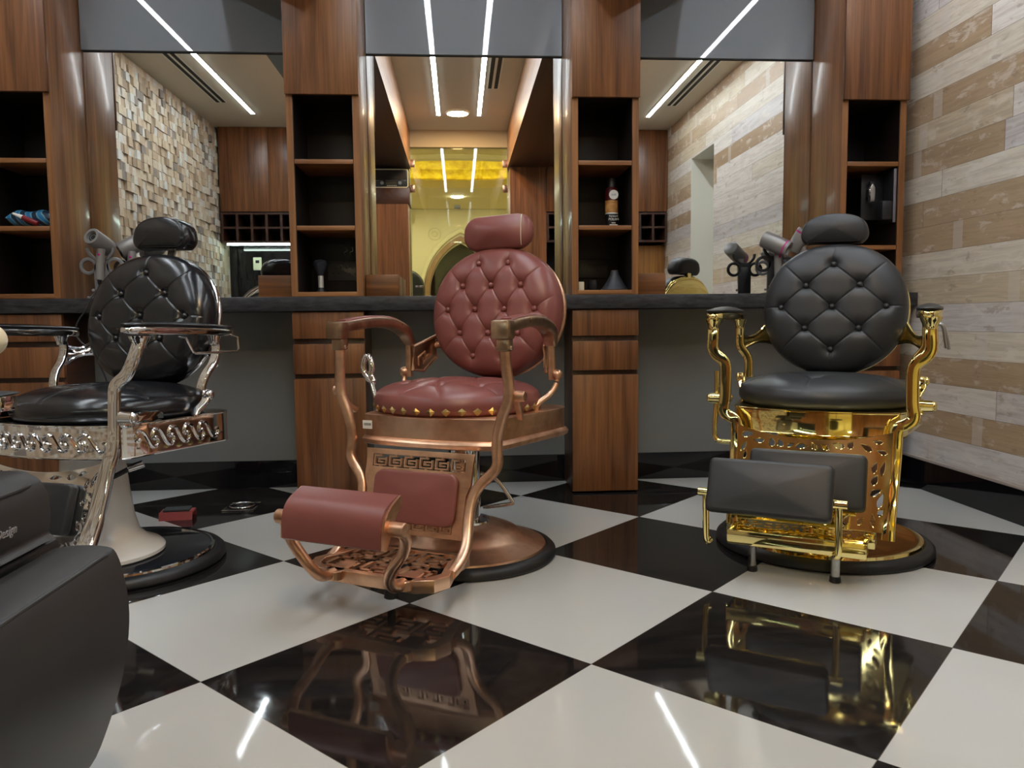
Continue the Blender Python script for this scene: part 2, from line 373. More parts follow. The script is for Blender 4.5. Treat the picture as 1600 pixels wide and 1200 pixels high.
def from_curve(name, c, fr, mat, parent=None):
    o = bpy.data.objects.new('tmp', c); COL.objects.link(o)
    dg = bpy.context.evaluated_depsgraph_get(); dg.update()
    me = bpy.data.meshes.new_from_object(o.evaluated_get(dg)); bpy.data.objects.remove(o); bpy.data.curves.remove(c)
    me.name = name; me.transform(fr); me.materials.clear()
    return link(name, me, mat, parent, 35)
def text(name, s, size, fr, mat, parent=None, shear=0, ext=0.0006, align='CENTER', sp=1.0):
    c = bpy.data.curves.new(name, 'FONT'); c.body = s; c.size = size; c.shear = shear; c.extrude = ext; c.align_x = align; c.align_y = 'CENTER'; c.resolution_u = 3; c.space_character = sp
    return from_curve(name, c, fr, mat, parent)
def tag(o, label, cat, group=None, kind=None):
    o['label'] = label; o['category'] = cat
    if group: o['group'] = group
    if kind: o['kind'] = kind
    return o
def thing(name, label, cat, loc=(0, 0, 0), rz=0, group=None):
    o = bpy.data.objects.new(name, None); COL.objects.link(o); o.location = loc; o.rotation_euler = (0, 0, rz); o.empty_display_size = 0.1
    return tag(o, label, cat, group)
def struct(name, mb, mat, label, cat, sm=0):
    return tag(mb.done(name, mat, None, sm), label, cat, kind='structure')
def bx(name, mat, parent, *d, bev=0.0015): return MB().box(*d, bev=bev).done(name, mat, parent)

# ================================================================ the room
XL, XR, YB, ZC, YM = -2.25, 2.05, -0.55, 2.60, 3.70
struct('floor', MB().box(XL-.1, XR+.45, -0.6, 3.8, -0.05, 0), 'floor', 'glossy black and white checkerboard tiles laid diagonally', 'floor')
struct('ceiling', MB().box(XL-.1, XR+.45, -0.6, 3.8, ZC, ZC+.06), 'ceiling', 'plain cream ceiling with light strips', 'ceiling')
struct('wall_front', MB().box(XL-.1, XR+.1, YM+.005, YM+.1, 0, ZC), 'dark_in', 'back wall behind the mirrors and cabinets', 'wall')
struct('trim_1', MB().box(XL, XR, 3.66, YM+.004, 0.128, 0.816), 'grey_low', 'grey glass wall lining under the black counter', 'wall panel')
struct('baseboard_front', MB().box(XL, XR, 3.655, YM+.004, 0, 0.127, bev=.001), 'black_gloss', 'black gloss baseboard along the wall under the counter', 'baseboard')
# right wall with a doorway niche
rw = MB()
rw.box(XR, XR+.08, YB, 0.556, 0.145, ZC); rw.box(XR, XR+.08, 1.174, 3.8, 0.145, ZC); rw.box(XR, XR+.08, 0.556, 1.174, 2.17, ZC)
struct('wall_right', rw, 'planks', 'wall of weathered pale painted wooden planks', 'wall')
nb = MB()
nb.box(XR+.001, XR+.20, 0.5565, 0.562, 0, 2.168); nb.box(XR+.001, XR+.20, 1.168, 1.1735, 0, 2.168); nb.box(XR+.001, XR+.20, 0.5565, 1.1735, 2.1645, 2.1695); nb.box(XR+.20, XR+.21, 0.546, 1.184, 0, 2.18)
struct('trim_2', nb, 'white_paint', 'white reveal of the doorway in the plank wall', 'doorway')
bb = MB(); bb.box(XR-.004, XR+.07, YB, 0.55, 0, 0.130); bb.box(XR-.004, XR+.07, 1.18, 3.655, 0, 0.130)
struct('baseboard_right', bb, 'black_gloss', 'black gloss baseboard along the plank wall', 'baseboard')
tb = MB(); tb.box(XR-.008, XR+.06, YB, 0.556, 0.131, 0.144, bev=.003); tb.box(XR-.008, XR+.06, 1.174, 3.655, 0.131, 0.144, bev=.003)
struct('trim_3', tb, plain('pale_trim', L3(176, 164, 156), 0.35), 'pale trim strip on top of the black baseboard by the planks', 'trim')
# left wall: real split-stone relief
d = 0.062; lw = MB().box(XL-.1, XL-.001, YB, 3.8, 0, ZC)
r2 = random.Random(3)
for i in range(int(-0.2/d)-1, int(3.7/d)+1):
    for j in range(int(0.75/d), int(ZC/d)):
        t = r2.choice((.004, .008, .012, .018, .024)); y0, z0 = i*d, j*d
        x = XL; a, b_ = r2.uniform(-.003, .003), r2.uniform(-.003, .003); g = .0012
        lw.add([(x, y0+g, z0+g), (x, y0+d-g, z0+g), (x, y0+d-g, z0+d-g), (x, y0+g, z0+d-g),
                (x+t+a, y0+g, z0+g), (x+t, y0+d-g, z0+g), (x+t+b_, y0+d-g, z0+d-g), (x+t, y0+g, z0+d-g)],
               [(4, 5, 6, 7), (0, 1, 5, 4), (1, 2, 6, 5), (2, 3, 7, 6), (3, 0, 4, 7)])
struct('wall_left', lw, 'mosaic', 'beige split-stone mosaic wall', 'wall')
# rear wall either side of the glass door, header over it
wb = MB(); wb.box(XL, -0.47, YB-.05, YB, 0, ZC); wb.box(.51, XR, YB-.05, YB, 0, ZC); struct('wall_back', wb, 'dark_in', 'rear wall behind the tall wood cabinets', 'wall')
struct('trim_4', MB().box(-.47, .51, -.34, -.28, 2.44, ZC), 'header', 'cream header panel above the glass door', 'door header')
b1 = MB(); b1.box(-1.04, -.445, -.34, 3.66, 2.245, ZC); o = struct('trim_5', b1, ['walnut_y', 'dark_shaded_wood'], 'wood ceiling bulkhead left of the entrance axis', 'bulkhead')
b2 = MB(); b2.box(.49, 1.06, -.34, 3.66, 2.245, ZC); o2 = struct('trim_6', b2, ['walnut_y', 'dark_shaded_wood'], 'wood ceiling bulkhead right of the entrance axis', 'bulkhead')
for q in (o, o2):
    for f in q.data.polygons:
        if f.normal.z < -.5: f.material_index = 1  # undersides take the darker wood, shade put into the colour

# ---------------------------------------------------------------- lamps
SX = [(-1.77, 'outermost light strip beside the stone wall'), (-1.09, 'light strip left of the left bulkhead'), (-.155, 'left one of the two light strips over the entrance axis'),
      (.205, 'right one of the two light strips over the entrance axis'), (1.11, 'light strip right of the right bulkhead'), (1.73, 'outermost light strip beside the plank wall')]
for x, lab in SX:
    o = thing('strip_light', 'long white ceiling '+lab, 'light', (x, 0, ZC), 0, 'ceiling light strips')
    MB().box(-.016, .016, .28, 3.2, -.008, -.001).done('diffuser', 'strip', o, 0)
    fm = MB(); fm.box(-.019, -.0165, .277, 3.203, -.006, 0); fm.box(.0165, .019, .277, 3.203, -.006, 0); fm.done('frame', 'white_paint', o, 0)
dl = thing('downlight', 'round warm ceiling downlight in front of the glass door', 'light', (.015, .35, ZC))
MB().lathe([(0, -.012), (.09, -.012), (.092, -.010), (.092, -.001)], seg=32).done('diffuser', 'warm', dl)
MB().lathe([(.0925, -.001), (.0925, -.012), (.105, -.010), (.108, -.001)], seg=32).done('ring', 'white_paint', dl)
for (x, y0, y1), lab in (((-1.94, .62, 2.4), 'slot air vent in the ceiling beside the stone wall'), ((.293, 1.08, 2.4), 'slot air vent in the ceiling over the entrance axis'), ((1.845, .64, 2.4), 'slot air vent in the ceiling beside the plank wall')):
    v = thing('air_vent', 'double '+lab, 'vent', (x, 0, ZC), 0, 'slot air vents in the ceiling')
    MB().box(-.05, .05, y0-.015, y1+.015, -.003, -.0005).done('plate', 'white_paint', v, 0)
    for q in (-.024, .024): MB().box(q-.014, q+.014, y0, y1, -.0045, -.0031).done('slot', 'hole', v, 0)

# ---------------------------------------------------------------- mirrors and panels above them
CABX = [(-1.955, -1.655), (-.708, -.406), (.494, .785), (1.688, 1.98)]
MX = [(CABX[i][1]+.002, CABX[i+1][0]-.002) for i in range(3)]
ml = ['tall frameless mirror behind the black chair with chrome frame', 'tall frameless mirror behind the dark red chair', 'tall frameless mirror behind the black chair with gold frame']
pl = ['grey gloss panel above the left mirror', 'grey gloss panel above the middle mirror', 'grey gloss panel above the right mirror']
for i, (a, b_) in enumerate(MX):
    mi = MB().box(a, b_, 3.690, YM, .878, 1.977).done('mirror', 'mirror', None, 0); tag(mi, ml[i], 'mirror', 'wall mirrors')
    pn = MB().box(a, b_, 3.672, YM, 1.982, ZC-.002, bev=.001).done('wall_panel', 'grey_gloss', None, 0); tag(pn, pl[i], 'wall panel', 'grey panels over the mirrors')

# ---------------------------------------------------------------- counter and cabinets
tag(MB().box(XL, XR-.005, 3.36, 3.698, .817, .877, bev=.002).done('countertop', 'counter'), 'long black stone counter running under the mirrors', 'counter')
cl = ['tall open-shelf wood cabinet at far left with blue packet on its shelf', 'tall open-shelf wood cabinet between left and middle mirror', 'tall open-shelf wood cabinet holding the polish spray can', 'tall open-shelf wood cabinet by the plank wall holding clippers']
SHELF = [[1.167, 1.443], [1.167, 1.443], [1.167, 1.443], [1.078, 1.443]]
for i, (a, b_) in enumerate(CABX):
    c = thing('shelf_cabinet', cl[i], 'cabinet', (0, 0, 0), 0, 'tall shelf cabinets')
    t = .027; yf = 3.384
    for q, (p, r) in enumerate(((a, a+t), (b_-t, b_))): MB().box(p, r, yf, 3.698, .8785, ZC-.002, bev=.0008).done('side_panel', 'walnut_side', c)
    for q, (p, r) in enumerate(((a, a+t), (b_-t, b_))): MB().box(p, r, yf-.0015, yf-.0001, .8785, 1.74).done('edge_strip', 'edge', c, 0)
    for p in (a+t, b_-t-.0025): bx('shade_lining', 'dark_in', c, p, p+.0025, yf+.004, 3.685, .899, 1.722, bev=0)  # added dark sheets that put shade into the shelf interior
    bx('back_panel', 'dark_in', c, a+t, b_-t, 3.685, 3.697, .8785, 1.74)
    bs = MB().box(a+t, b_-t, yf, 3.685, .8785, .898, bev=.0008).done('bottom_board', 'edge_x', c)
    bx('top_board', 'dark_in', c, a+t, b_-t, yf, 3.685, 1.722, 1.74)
    for z in SHELF[i]: bx('shelf', 'edge_x', c, a+t+.0026, b_-t-.0026, yf, 3.685, z-.0095, z+.0095, bev=.0008)
    bx('door', 'walnut', c, a-.001, b_+.002, 3.363, 3.382, 1.714, ZC-.003, bev=.0012)
for i, (a, b_) in enumerate(CABX):
    lab = ['wood drawer pedestal at far left under the counter', 'wood drawer pedestal left of the dark red chair', 'wood drawer pedestal right of the dark red chair', 'wood drawer pedestal behind the gold framed chair'][i]
    c = thing('drawer_pedestal', lab, 'cabinet', (0, 0, 0), 0, 'drawer pedestals under the counter')
    cc = MB(); cc.box(a, b_, 3.398, 3.653, .004, .8165, bev=.001); cc.done('body', 'dark_shaded_wood', c)
    bx('drawer', 'walnut', c, a, b_, 3.375, 3.3975, .699, .812, bev=.001)
    bx('drawer', 'walnut', c, a, b_, 3.375, 3.3975, .548, .675, bev=.001)
    bx('door', 'walnut', c, a, b_, 3.375, 3.3975, .010, .527, bev=.001)
for a, b_, lab in ((-.862, -.712, 'low wooden box on the counter left of the second shelf cabinet'), (-.402, -.262, 'low wooden box on the counter in front of the middle mirror'), (.789, .925, 'low wooden box on the counter in front of the right mirror')):
    o = MB().box(a, b_, 3.45, 3.685, .8775, .973, bev=.001).done('wooden_box', 'walnut_x'); tag(o, lab, 'box', 'wooden boxes on the counter')

# ---------------------------------------------------------------- rear side of the room (seen in the mirrors)
def rear_cabs(xs, lab, cubx, group):
    c = thing('wall_cabinet', lab, 'cabinet', (0, 0, 0), 0, group); a, b_ = xs[0], xs[-1]
    MB().box(a, b_, YB, -.222, 1.816, ZC-.002).done('body', 'dark_in', c, 0)
    for p, r in zip(xs[:-1], xs[1:]): bx('door', 'walnut', c, p+.001, r-.001, -.221, -.2, 1.818, ZC-.004)
    k_ = MB(); z0, z1 = 1.535, 1.800; k_.box(a, b_, YB+.001, YB+.02, z0, z1)
    for z in (z0, (z0+z1)/2, z1): k_.box(a, b_, YB+.02, -.2, z-.009, z+.009)
    n = max(1, round((b_-a)/.138))
    for i in range(n+1): x = a+.011+(b_-a-.022)*i/n; k_.box(x-.011, x+.011, YB+.02, -.201, z0, z1)
    k_.done('cubby_grid', 'dark_shaded_wood', c, 0)
    return c
rear_cabs([-2.22, -1.765, -1.30, -.83], 'wood wall cabinet by the stone wall, seen in the left mirror', 0, 'wall cabinets on the rear side')
rear_cabs([.86, 1.30, 1.75, 2.045], 'wood wall cabinet by the plank wall, seen in the right mirror', 0, 'wall cabinets on the rear side')
o = MB().box(-2.18, -.83, -.25, -.235, 1.508, 1.522).done('led_bar', 'led2', None, 0); tag(o, 'glowing white light bar under the cubby grid, seen in the left mirror', 'light')
o = MB().box(-2.22, -.83, YB+.001, YB+.02, .86, 1.53).done('backsplash', 'black_gloss', None, 0); tag(o, 'black gloss backsplash under the cubby grid, seen in the left mirror', 'wall panel')
def rear_base(a, b_, lab):
    c = thing('base_cabinet', lab, 'cabinet', (0, 0, 0), 0, 'base cabinets on the rear side')
    bx('body', 'walnut', c, a, b_, YB+.022, -.24, .0, .815); bx('top', 'counter', c, a, b_, YB+.022, -.22, .8155, .855)
rear_base(-2.22, -.83, 'wood base cabinet behind the camera by the stone wall'); rear_base(.86, 2.04, 'wood base cabinet behind the camera by the plank wall')
o = MB().box(1.0, 2.045, YB+.001, -.30, .858, 1.50, bev=.002).done('wooden_box', wood('oak_panel', L3(120, 76, 30), L3(170, 116, 56), 'Z', .4)); tag(o, 'amber wood panelled unit below the cubbies, seen in the right mirror', 'cabinet')
def outlet(x, y, z, w_, h_, mat, lab, facing=-1, holes=True):
    o = thing('socket_outlet', lab, 'socket', (x, y, z))
    MB().prism(rrect(w_, h_, .006), frame((0, 0, 0), (1, 0, 0) if facing < 0 else (-1, 0, 0), (0, 0, 1)), 0, .008, .002).done('plate', mat, o)
    fz = frame((0, 0, 0), (1, 0, 0) if facing < 0 else (-1, 0, 0), (0, 0, 1))
    if holes:
        for q in (-.25, .25):
            for (u, v, a, b_) in ((0, .012, .008, .004), (-.012, -.012, .007, .004), (.012, -.012, .007, .004)):
                MB().prism(rrect(a, b_, .001, 2, q*w_+u, v), fz, .0079, .0085).done('slot', 'hole', o, 0)
            MB().prism(rrect(.012, .016, .002, 2, q*w_*.35, .018), fz, .0081, .010, .001).done('switch', mat, o)
    else:
        MB().prism(rrect(.035, .028, .002, 2, 0, .02), fz, .0081, .0088).done('slot', 'hole', o, 0)
    return o
outlet(-.527, 3.685, 1.005, .15, .088, plain('grey_socket', L3(70, 70, 72), .3), 'grey double socket at the back of shelf behind shaving brush')
outlet(.632, 3.685, 1.010, .15, .088, plain('dark_socket', L3(44, 44, 46), .35), 'dark double socket at the back of shelf behind the grey cone')
outlet(-1.977, YB+.021, 1.355, .08, .125, plain('ivory_socket', L3(225, 225, 195), .4), 'ivory socket plate on black backsplash, seen in the left mirror', 1, False)
# wood lining of the entrance with the radio shelf
struct('wall_entrance_left', MB().box(-.828, -.47, YB, -.205, 0, 1.892), 'walnut', 'wood panel wall left of the glass door, seen in the middle mirror', 'wall')
struct('wall_entrance_right', MB().box(.51, .858, YB, -.205, 0, 2.24), 'walnut', 'wood panel wall right of the glass door, seen in the middle mirror', 'wall')
o = MB().box(-.828, -.452, YB+.001, -.20, 1.893, 2.041, bev=.002).done('radio_shelf', 'dark_shaded_wood'); tag(o, 'dark wood shelf carrying the radio, seen in the middle mirror', 'shelf')
def radio():
    o = thing('radio', 'black vintage radio with cream trim, reflected in the middle mirror', 'radio', (-.625, -.27, 2.0415))
    MB().box(-.165, .165, -.07, .055, 0, .180, bev=.014).done('body', 'black_plastic', o)
    fr = frame((0, .056, .090), (-1, 0, 0), (0, 0, 1))
    MB().sweep([fr @ Vector((u, v, .001)) for u, v in rrect(.318, .168, .018, 5)], circ(.0042, .0042, 8), (0, 1, 0), closed=True).done('trim', plain('cream_trim', L3(240, 232, 205), .4), o)
    MB().prism(rrect(.29, .088, .004, 3, 0, .030), fr, .0003, .003).done('grille', plain('dark_grille', L3(34, 28, 26), .7), o)
    MB().prism(rrect(.29, .0035, .0005, 2, 0, -.020), fr, .0003, .003).done('divider', 'steel', o, 0)
    MB().prism(rrect(.10, .026, .002, 2, 0, -.042), fr, .0003, .002).done('dial', plain('dim_dial', L3(70, 70, 60), .3), o, 0)
    for x in (-.085, .085): MB().cyl(fr @ Vector((x, -.044, 0)), fr @ Vector((x, -.044, .014)), .017).done('knob', 'steel', o)
    for i in range(6): MB().prism(rrect(.010, .005, .001, 2, -.045+i*.016, -.068), fr, .0003, .004).done('button', 'white', o, 0)
radio()
# glass door
gd = bpy.data.objects.new('door_1', None); COL.objects.link(gd); gd.location = (0, -.31, 0); tag(gd, 'clear glass entrance door with copper hinges, seen in the middle mirror', 'door', kind='structure')
MB().box(-.455, .495, -.006, .006, .01, 2.44).done('pane', 'glass', gd, 0)
for x in (-.43, .468):
    for z in (2.05, 2.29): bx('hinge', 'copper_hinge', gd, x-.025, x+.025, -.012, .012, z-.035, z+.035)
bx('edge_strip', plain('green_glass_edge', L3(40, 80, 50), .1), gd, -.459, -.4555, -.006, .006, .01, 2.44)
bx('handle', 'chrome', gd, -.42, -.34, .007, .03, 1.10, 1.12); bx('lock', 'steel', gd, -.42, -.38, .007, .02, .9, 1.0)
bx('sensor', plain('beige_sensor', L3(190, 170, 140), .5), gd, -.03, .03, -.05, -.01, 1.86, 1.90)

# ---------------------------------------------------------------- hall beyond the glass door
mh = MB(); mh.box(-2.6, 2.6, -8.4, -.62, -.05, 0); struct('floor_hall', mh, plain('hall_floor', L3(190, 170, 130), .3), 'beige floor of the hall beyond the glass door', 'floor')
hc = MB(); n = 48; R0 = 1.12; cy = -4.42; EX = 1.5
ring = [(EX*R0*math.cos(2*PI*i/n), cy+R0*math.sin(2*PI*i/n)) for i in range(n)]
def sqp(x, y):
    dx, dy = x, y-cy; s_ = min(2.6/max(abs(dx), 1e-6), 3.95/max(abs(dy), 1e-6)); return (dx*s_, cy+dy*s_)
vs = [(x, y, 3.0) for x, y in ring]+[sqp(x, y)+(3.0,) for x, y in ring]
hc.add(vs, [(i, (i+1) % n, n+(i+1) % n, n+i) for i in range(n)])
hc.box(-2.6, 2.6, -.8, -.62, 2.6, 3.0)
struct('ceiling_hall', hc, 'mall', 'cream hall ceiling with round opening beyond the glass door', 'ceiling')
dm = thing('dome', 'gold leaf ceiling dome in the hall, seen in the middle mirror', 'dome', (0, cy, 3.0))
MB().lathe([(R0+.02, .0), (R0+.05, .06), (R0+.10, .1), (R0+.10, .25), (R0-.05, .42), (R0-.4, .58), (.3, .66), (0, .68)], (0, 0, 0), 64, sx=EX).done('shell', 'gold_leaf', dm)
MB().lathe([(R0+.04, -.001), (R0+.02, -.05), (R0-.03, -.07), (R0-.05, -.03), (R0-.05, .05), (R0-.02, .06)], (0, 0, 0), 64, sx=EX).done('rim', 'mall', dm)
MB().lathe([(R0-.01, .005), (R0+.03, .005), (R0+.03, .03), (R0-.01, .03), (R0-.01, .005)], (0, 0, 0), 64, sx=EX).done('cove_strip', 'cove', dm)
hw = MB(); hw.box(-2.7, -2.6, -8.4, -.62, 0, 3.0); hw.box(2.6, 2.7, -8.4, -.62, 0, 3.0); hw.box(-2.6, 2.6, -8.5, -8.4, 0, 3.0)
hw.box(-2.6, -.47, -.68, -.62, 0, 3.0); hw.box(.51, 2.6, -.68, -.62, 0, 3.0); hw.box(-.47, .51, -.68, -.62, 2.5, 3.0)
struct('wall_hall', hw, 'mall', 'cream plaster walls of the hall beyond the glass door', 'wall')
def arch(w_, spring, top):
    h_ = top-spring; c_ = (h_*h_-w_*w_)/(2*w_); R_a = w_+c_; th = math.acos(c_/R_a); L_ = [(c_-R_a*math.cos(th*i/12), spring+R_a*math.sin(th*i/12)) for i in range(13)]
    return [(-w_, 0)]+L_+[(-u, v) for u, v in L_[-2::-1]]+[(w_, 0)]
fr = frame((.06, -8.398, 0), (-1, 0, 0), (0, 0, 1))
ar = thing('arch', 'pointed dark archway in the cream hall wall, seen in the middle mirror', 'arch', (0, 0, 0))
MB().prism(arch(.62, 1.35, 2.32), fr, 0, .02).done('opening', 'void', ar, 0)
rim = [fr @ Vector((u, v, .03)) for u, v in arch(.68, 1.35, 2.42)]
MB().sweep(rim, rrect(.10, .12, .02), (0, 1, 0)).done('rim', plain('brown_stone', L3(150, 116, 78), .6), ar, 40)
rim = [fr @ Vector((u, v, .02)) for u, v in arch(.80, 1.35, 2.58)]
MB().sweep(rim, rrect(.09, .08, .02), (0, 1, 0)).done('moulding', 'mall', ar, 40)
for x in (-1.08, 1.08):
    p = MB(); p.box(x-.13, x+.13, -8.398, -8.3, 0, 2.75, bev=.01); p.box(x-.16, x+.16, -8.398, -8.27, 1.5, 1.62, bev=.02); p.box(x-.17, x+.17, -8.398, -8.26, 2.75, 2.9, bev=.02)
    o = p.done('pilaster', 'mall'); tag(o, ('cream wall pilaster left of the hall archway' if x > 0 else 'cream wall pilaster right of the hall archway'), 'pilaster', 'pilasters in the hall')
for x in (-.42, .52):
    o = MB(); 
    for r in (.05, .12): o.tube([fr @ Vector((x+r*math.cos(a*PI/12), 2.52+r*math.sin(a*PI/12), .005)) for a in range(24)], .012, closed=True, seg=8)
    o = o.done('wall_roundel', 'mall'); tag(o, 'round plaster roundel upper '+('left' if x < 0 else 'right')+' of the hall archway', 'roundel', 'roundels in the hall')
for x, y in ((0, -6.8), (-.06, -1.7), (1.6, -1.7), (-1.6, -1.7), (1.5, -7.2), (-1.5, -7.2)):
    o = MB().lathe([(0, -.012), (.11, -.012), (.113, -.001)], (x, y, 3.0), 24).done('hall_downlight', 'mallamp'); tag(o, 'round ceiling downlight in the hall '+{(0, -6.8): 'beyond the dome on the entrance axis', (-.06, -1.7): 'right outside the glass door', (1.6, -1.7): 'front corner by the right hall wall', (-1.6, -1.7): 'front corner by the left hall wall', (1.5, -7.2): 'far corner by the right hall wall', (-1.5, -7.2): 'far corner by the left hall wall'}[(x, y)], 'light', 'hall downlights')
lc = thing('chair_stand_in', 'dark rounded shape filled in as a high-back chair beyond the glass door, low in the middle mirror', 'chair', (-.62, -1.4, 0))  # invented chair standing in for an unidentified dark shape
MB().cushion([(u, v) for u, v in rrect(.5, .80, .2, 8)], frame((0, .05, .95), (-1, 0, 0), (0, .1, 1)), .12, (.12,), .03).done('backrest', 'charcoal', lc)
MB().cushion([(u, v) for u, v in rrect(.5, .5, .1, 6)], frame((0, -.22, .42), (1, 0, 0), (0, 1, 0)), .12, (.1,), .02).done('seat', 'charcoal', lc)
MB().lathe([(0, 0), (.24, 0), (.24, .012), (.03, .03), (.03, .43), (0, .43)], (0, -.2, 0), 32).done('pedestal', 'chrome', lc)

# ================================================================ barber chairs
def seg_d(px, py, a, b):
    ax, ay = a; bx_, by = b; dx, dy = bx_-ax, by-ay; t = max(0, min(1, ((px-ax)*dx+(py-ay)*dy)/(dx*dx+dy*dy+1e-12)))
    return math.hypot(px-ax-t*dx, py-ay-t*dy), t
def tufted(fr, rx, ry, dome, side, buttons, creases, n=120, dimple=.022, cdep=.005, pw=4.0, ex=.55, cw=.0042, sig=.026, sq=2.0, soft=.5):
    """upholstered disc: domed front with button dimples and pleats, rounded side"""
    g = MB(); N1 = n+1; vs = []; rim = []
    for i in range(N1):
        for j in range(N1):
            a, b = 2*i/n-1, 2*j/n-1
            if a == 0 and b == 0: x = y = 0
            elif abs(a) > abs(b): r = a; ph = PI/4*(b/a); x, y = r*math.cos(ph), r*math.sin(ph)
            else: r = b; ph = PI/2-PI/4*(a/b); x, y = r*math.cos(ph), r*math.sin(ph)
            rr_ = math.hypot(x, y)
            th = math.atan2(y, x); k_ = (abs(math.cos(th))**sq+abs(math.sin(th))**sq)**(-1/sq) if sq != 2 else 1
            u, v = x*rx*k_, y*ry*k_
            h = dome*max(0, 1-rr_**pw)**ex
            att = max(0, 1-rr_**6)
            for bu, bv in buttons:
                d2 = (u-bu)**2+(v-bv)**2
                if d2 < .02: h -= att*dimple*(.65*math.exp(-d2/sig**2)+.35*math.exp(-d2/(sig*.45)**2))
            best = 9
            for a_, b_ in creases:
                q, t = seg_d(u, v, a_, b_); best = min(best, q)
            if best < .05: h -= att*(cdep*math.exp(-(best/cw)**2)+cdep*soft*math.exp(-(best/(cw*5))**2))
            vs.append(fr @ Vector((u, v, h)))
    fs = [(i*N1+j, (i+1)*N1+j, (i+1)*N1+j+1, i*N1+j+1) for i in range(n) for j in range(n)]
    loop = [j for j in range(N1)]+[i*N1+n for i in range(1, N1)]+[n*N1+j for j in range(n-1, -1, -1)]+[i*N1 for i in range(n-1, 0, -1)]
    base = len(vs); L_ = len(loop); inv = fr.inverted()
    lv = side
    for sc, w_ in lv:
        for q in loop: p = inv @ vs[q]; vs.append(fr @ Vector((p.x*sc, p.y*sc, w_)))
    for i in range(len(lv)):
        for q in range(L_):
            p0 = loop[q] if i == 0 else base+(i-1)*L_+q; p1 = loop[(q+1) % L_] if i == 0 else base+(i-1)*L_+(q+1) % L_
            fs.append((p0, p1, base+i*L_+(q+1) % L_, base+i*L_+q))
    fs.append(tuple(base+(len(lv)-1)*L_+q for q in range(L_)))
    return g.add(vs, fs)
def key_bars(mb, fr, x0, x1, z0, z1, n, t=.006, w0=0, w1=.006):
    """greek key fret: bars standing across an opening"""
    W = (x1-x0)/n; Hh = z1-z0
    def bar(u0, v0, u1, v1): mb.prism([(min(u0, u1)-t/2, min(v0, v1)-t/2), (max(u0, u1)+t/2, min(v0, v1)-t/2), (max(u0, u1)+t/2, max(v0, v1)+t/2), (min(u0, u1)-t/2, max(v0, v1)+t/2)], fr, w0, w1)
    for i in range(n):
        a = x0+W*i; g = W*.12
        l, r, b, tp = a+g, a+W-g, z0+Hh*.16, z1-Hh*.16
        cx = (l+r)/2; cz = (b+tp)/2
        bar(l, b, l, tp); bar(l, tp, cx+W*.05, tp); bar(l, b, r, b); bar(r, b, r, cz+Hh*.18); bar(cx-W*.12, cz+Hh*.10, r, cz+Hh*.18-Hh*.08)
        bar(cx-W*.12, cz-Hh*.08, cx-W*.12, cz+Hh*.1); bar(cx-W*.12, cz-Hh*.12, cx+W*.14, cz-Hh*.12)
        bar(cx, z0, cx, b); bar(cx, tp, cx, z1)
def leaf(cx, cz, L_, W_, a, n=9):
    o = []
    for i in range(n): t = i/(n-1); o.append((L_*(t-.5), W_*math.sin(PI*t**.75)*.5))
    for i in range(n-2, 0, -1): t = i/(n-1); o.append((L_*(t-.5), -W_*math.sin(PI*t**.75)*.35))
    c, s_ = math.cos(a), math.sin(a); return [(cx+u*c-v*s_, cz+u*s_+v*c) for u, v in o]
def inpoly(p, poly):
    c = False; n = len(poly)
    for i in range(n):
        (x0, y0), (x1, y1) = poly[i], poly[i-1]
        if (y0 > p[1]) != (y1 > p[1]) and p[0] < (x1-x0)*(p[1]-y0)/(y1-y0)+x0: c = not c
    return c
def pierced(outer, keep, seed, cnt=110, L_=(.028, .056), W_=(.015, .026), mar=.0062):
    r = random.Random(seed); out = []; used = []
    us = [p[0] for p in outer]; vs = [p[1] for p in outer]
    for _ in range(16000):
        if len(out) >= cnt: break
        u, v = r.uniform(min(us), max(us)), r.uniform(min(vs), max(vs)); l, w_ = r.uniform(*L_), r.uniform(*W_); a = r.uniform(0, PI)
        q = leaf(u, v, l, w_, a)
        if keep and any(keep[0]-.008 < p[0] < keep[1]+.008 and keep[2]-.008 < p[1] < keep[3]+.008 for p in q): continue
        big = leaf(u, v, l+2*mar, w_+2*mar, a)
        if not all(inpoly(p, outer) for p in big): continue
        # separation by sampled distance
        if any((p[0]-s_[0])**2+(p[1]-s_[1])**2 < (mar*.55)**2 for p in q for s_ in used): continue
        out.append(q); used += q+[(u, v)]
    return out
def scroll(mb, P0, P1, zc, amp, n, r, nrm):
    """running-dog wave moulding from P0 to P1"""
    P0, P1 = Vector(P0), Vector(P1); d = (P1-P0)/(n+.35); nrm = Vector(nrm)
    for i in range(n):
        b = P0+d*i; pts = []
        for u, v in ((.26, .10), (.12, -.12), (.0, .15), (.03, .6), (.22, .97), (.46, .75), (.66, .1), (.86, -.6), (1.06, -.96), (1.28, -.72), (1.33, -.25), (1.2, .0)):
            pts.append(b+d*u+Vector((0, 0, zc-b.z+v*amp))+nrm*.001)
        mb.tube(pts, r, 44, seg=8)
    return mb
def mir(pts): return [(-x, y, z) for x, y, z in pts]

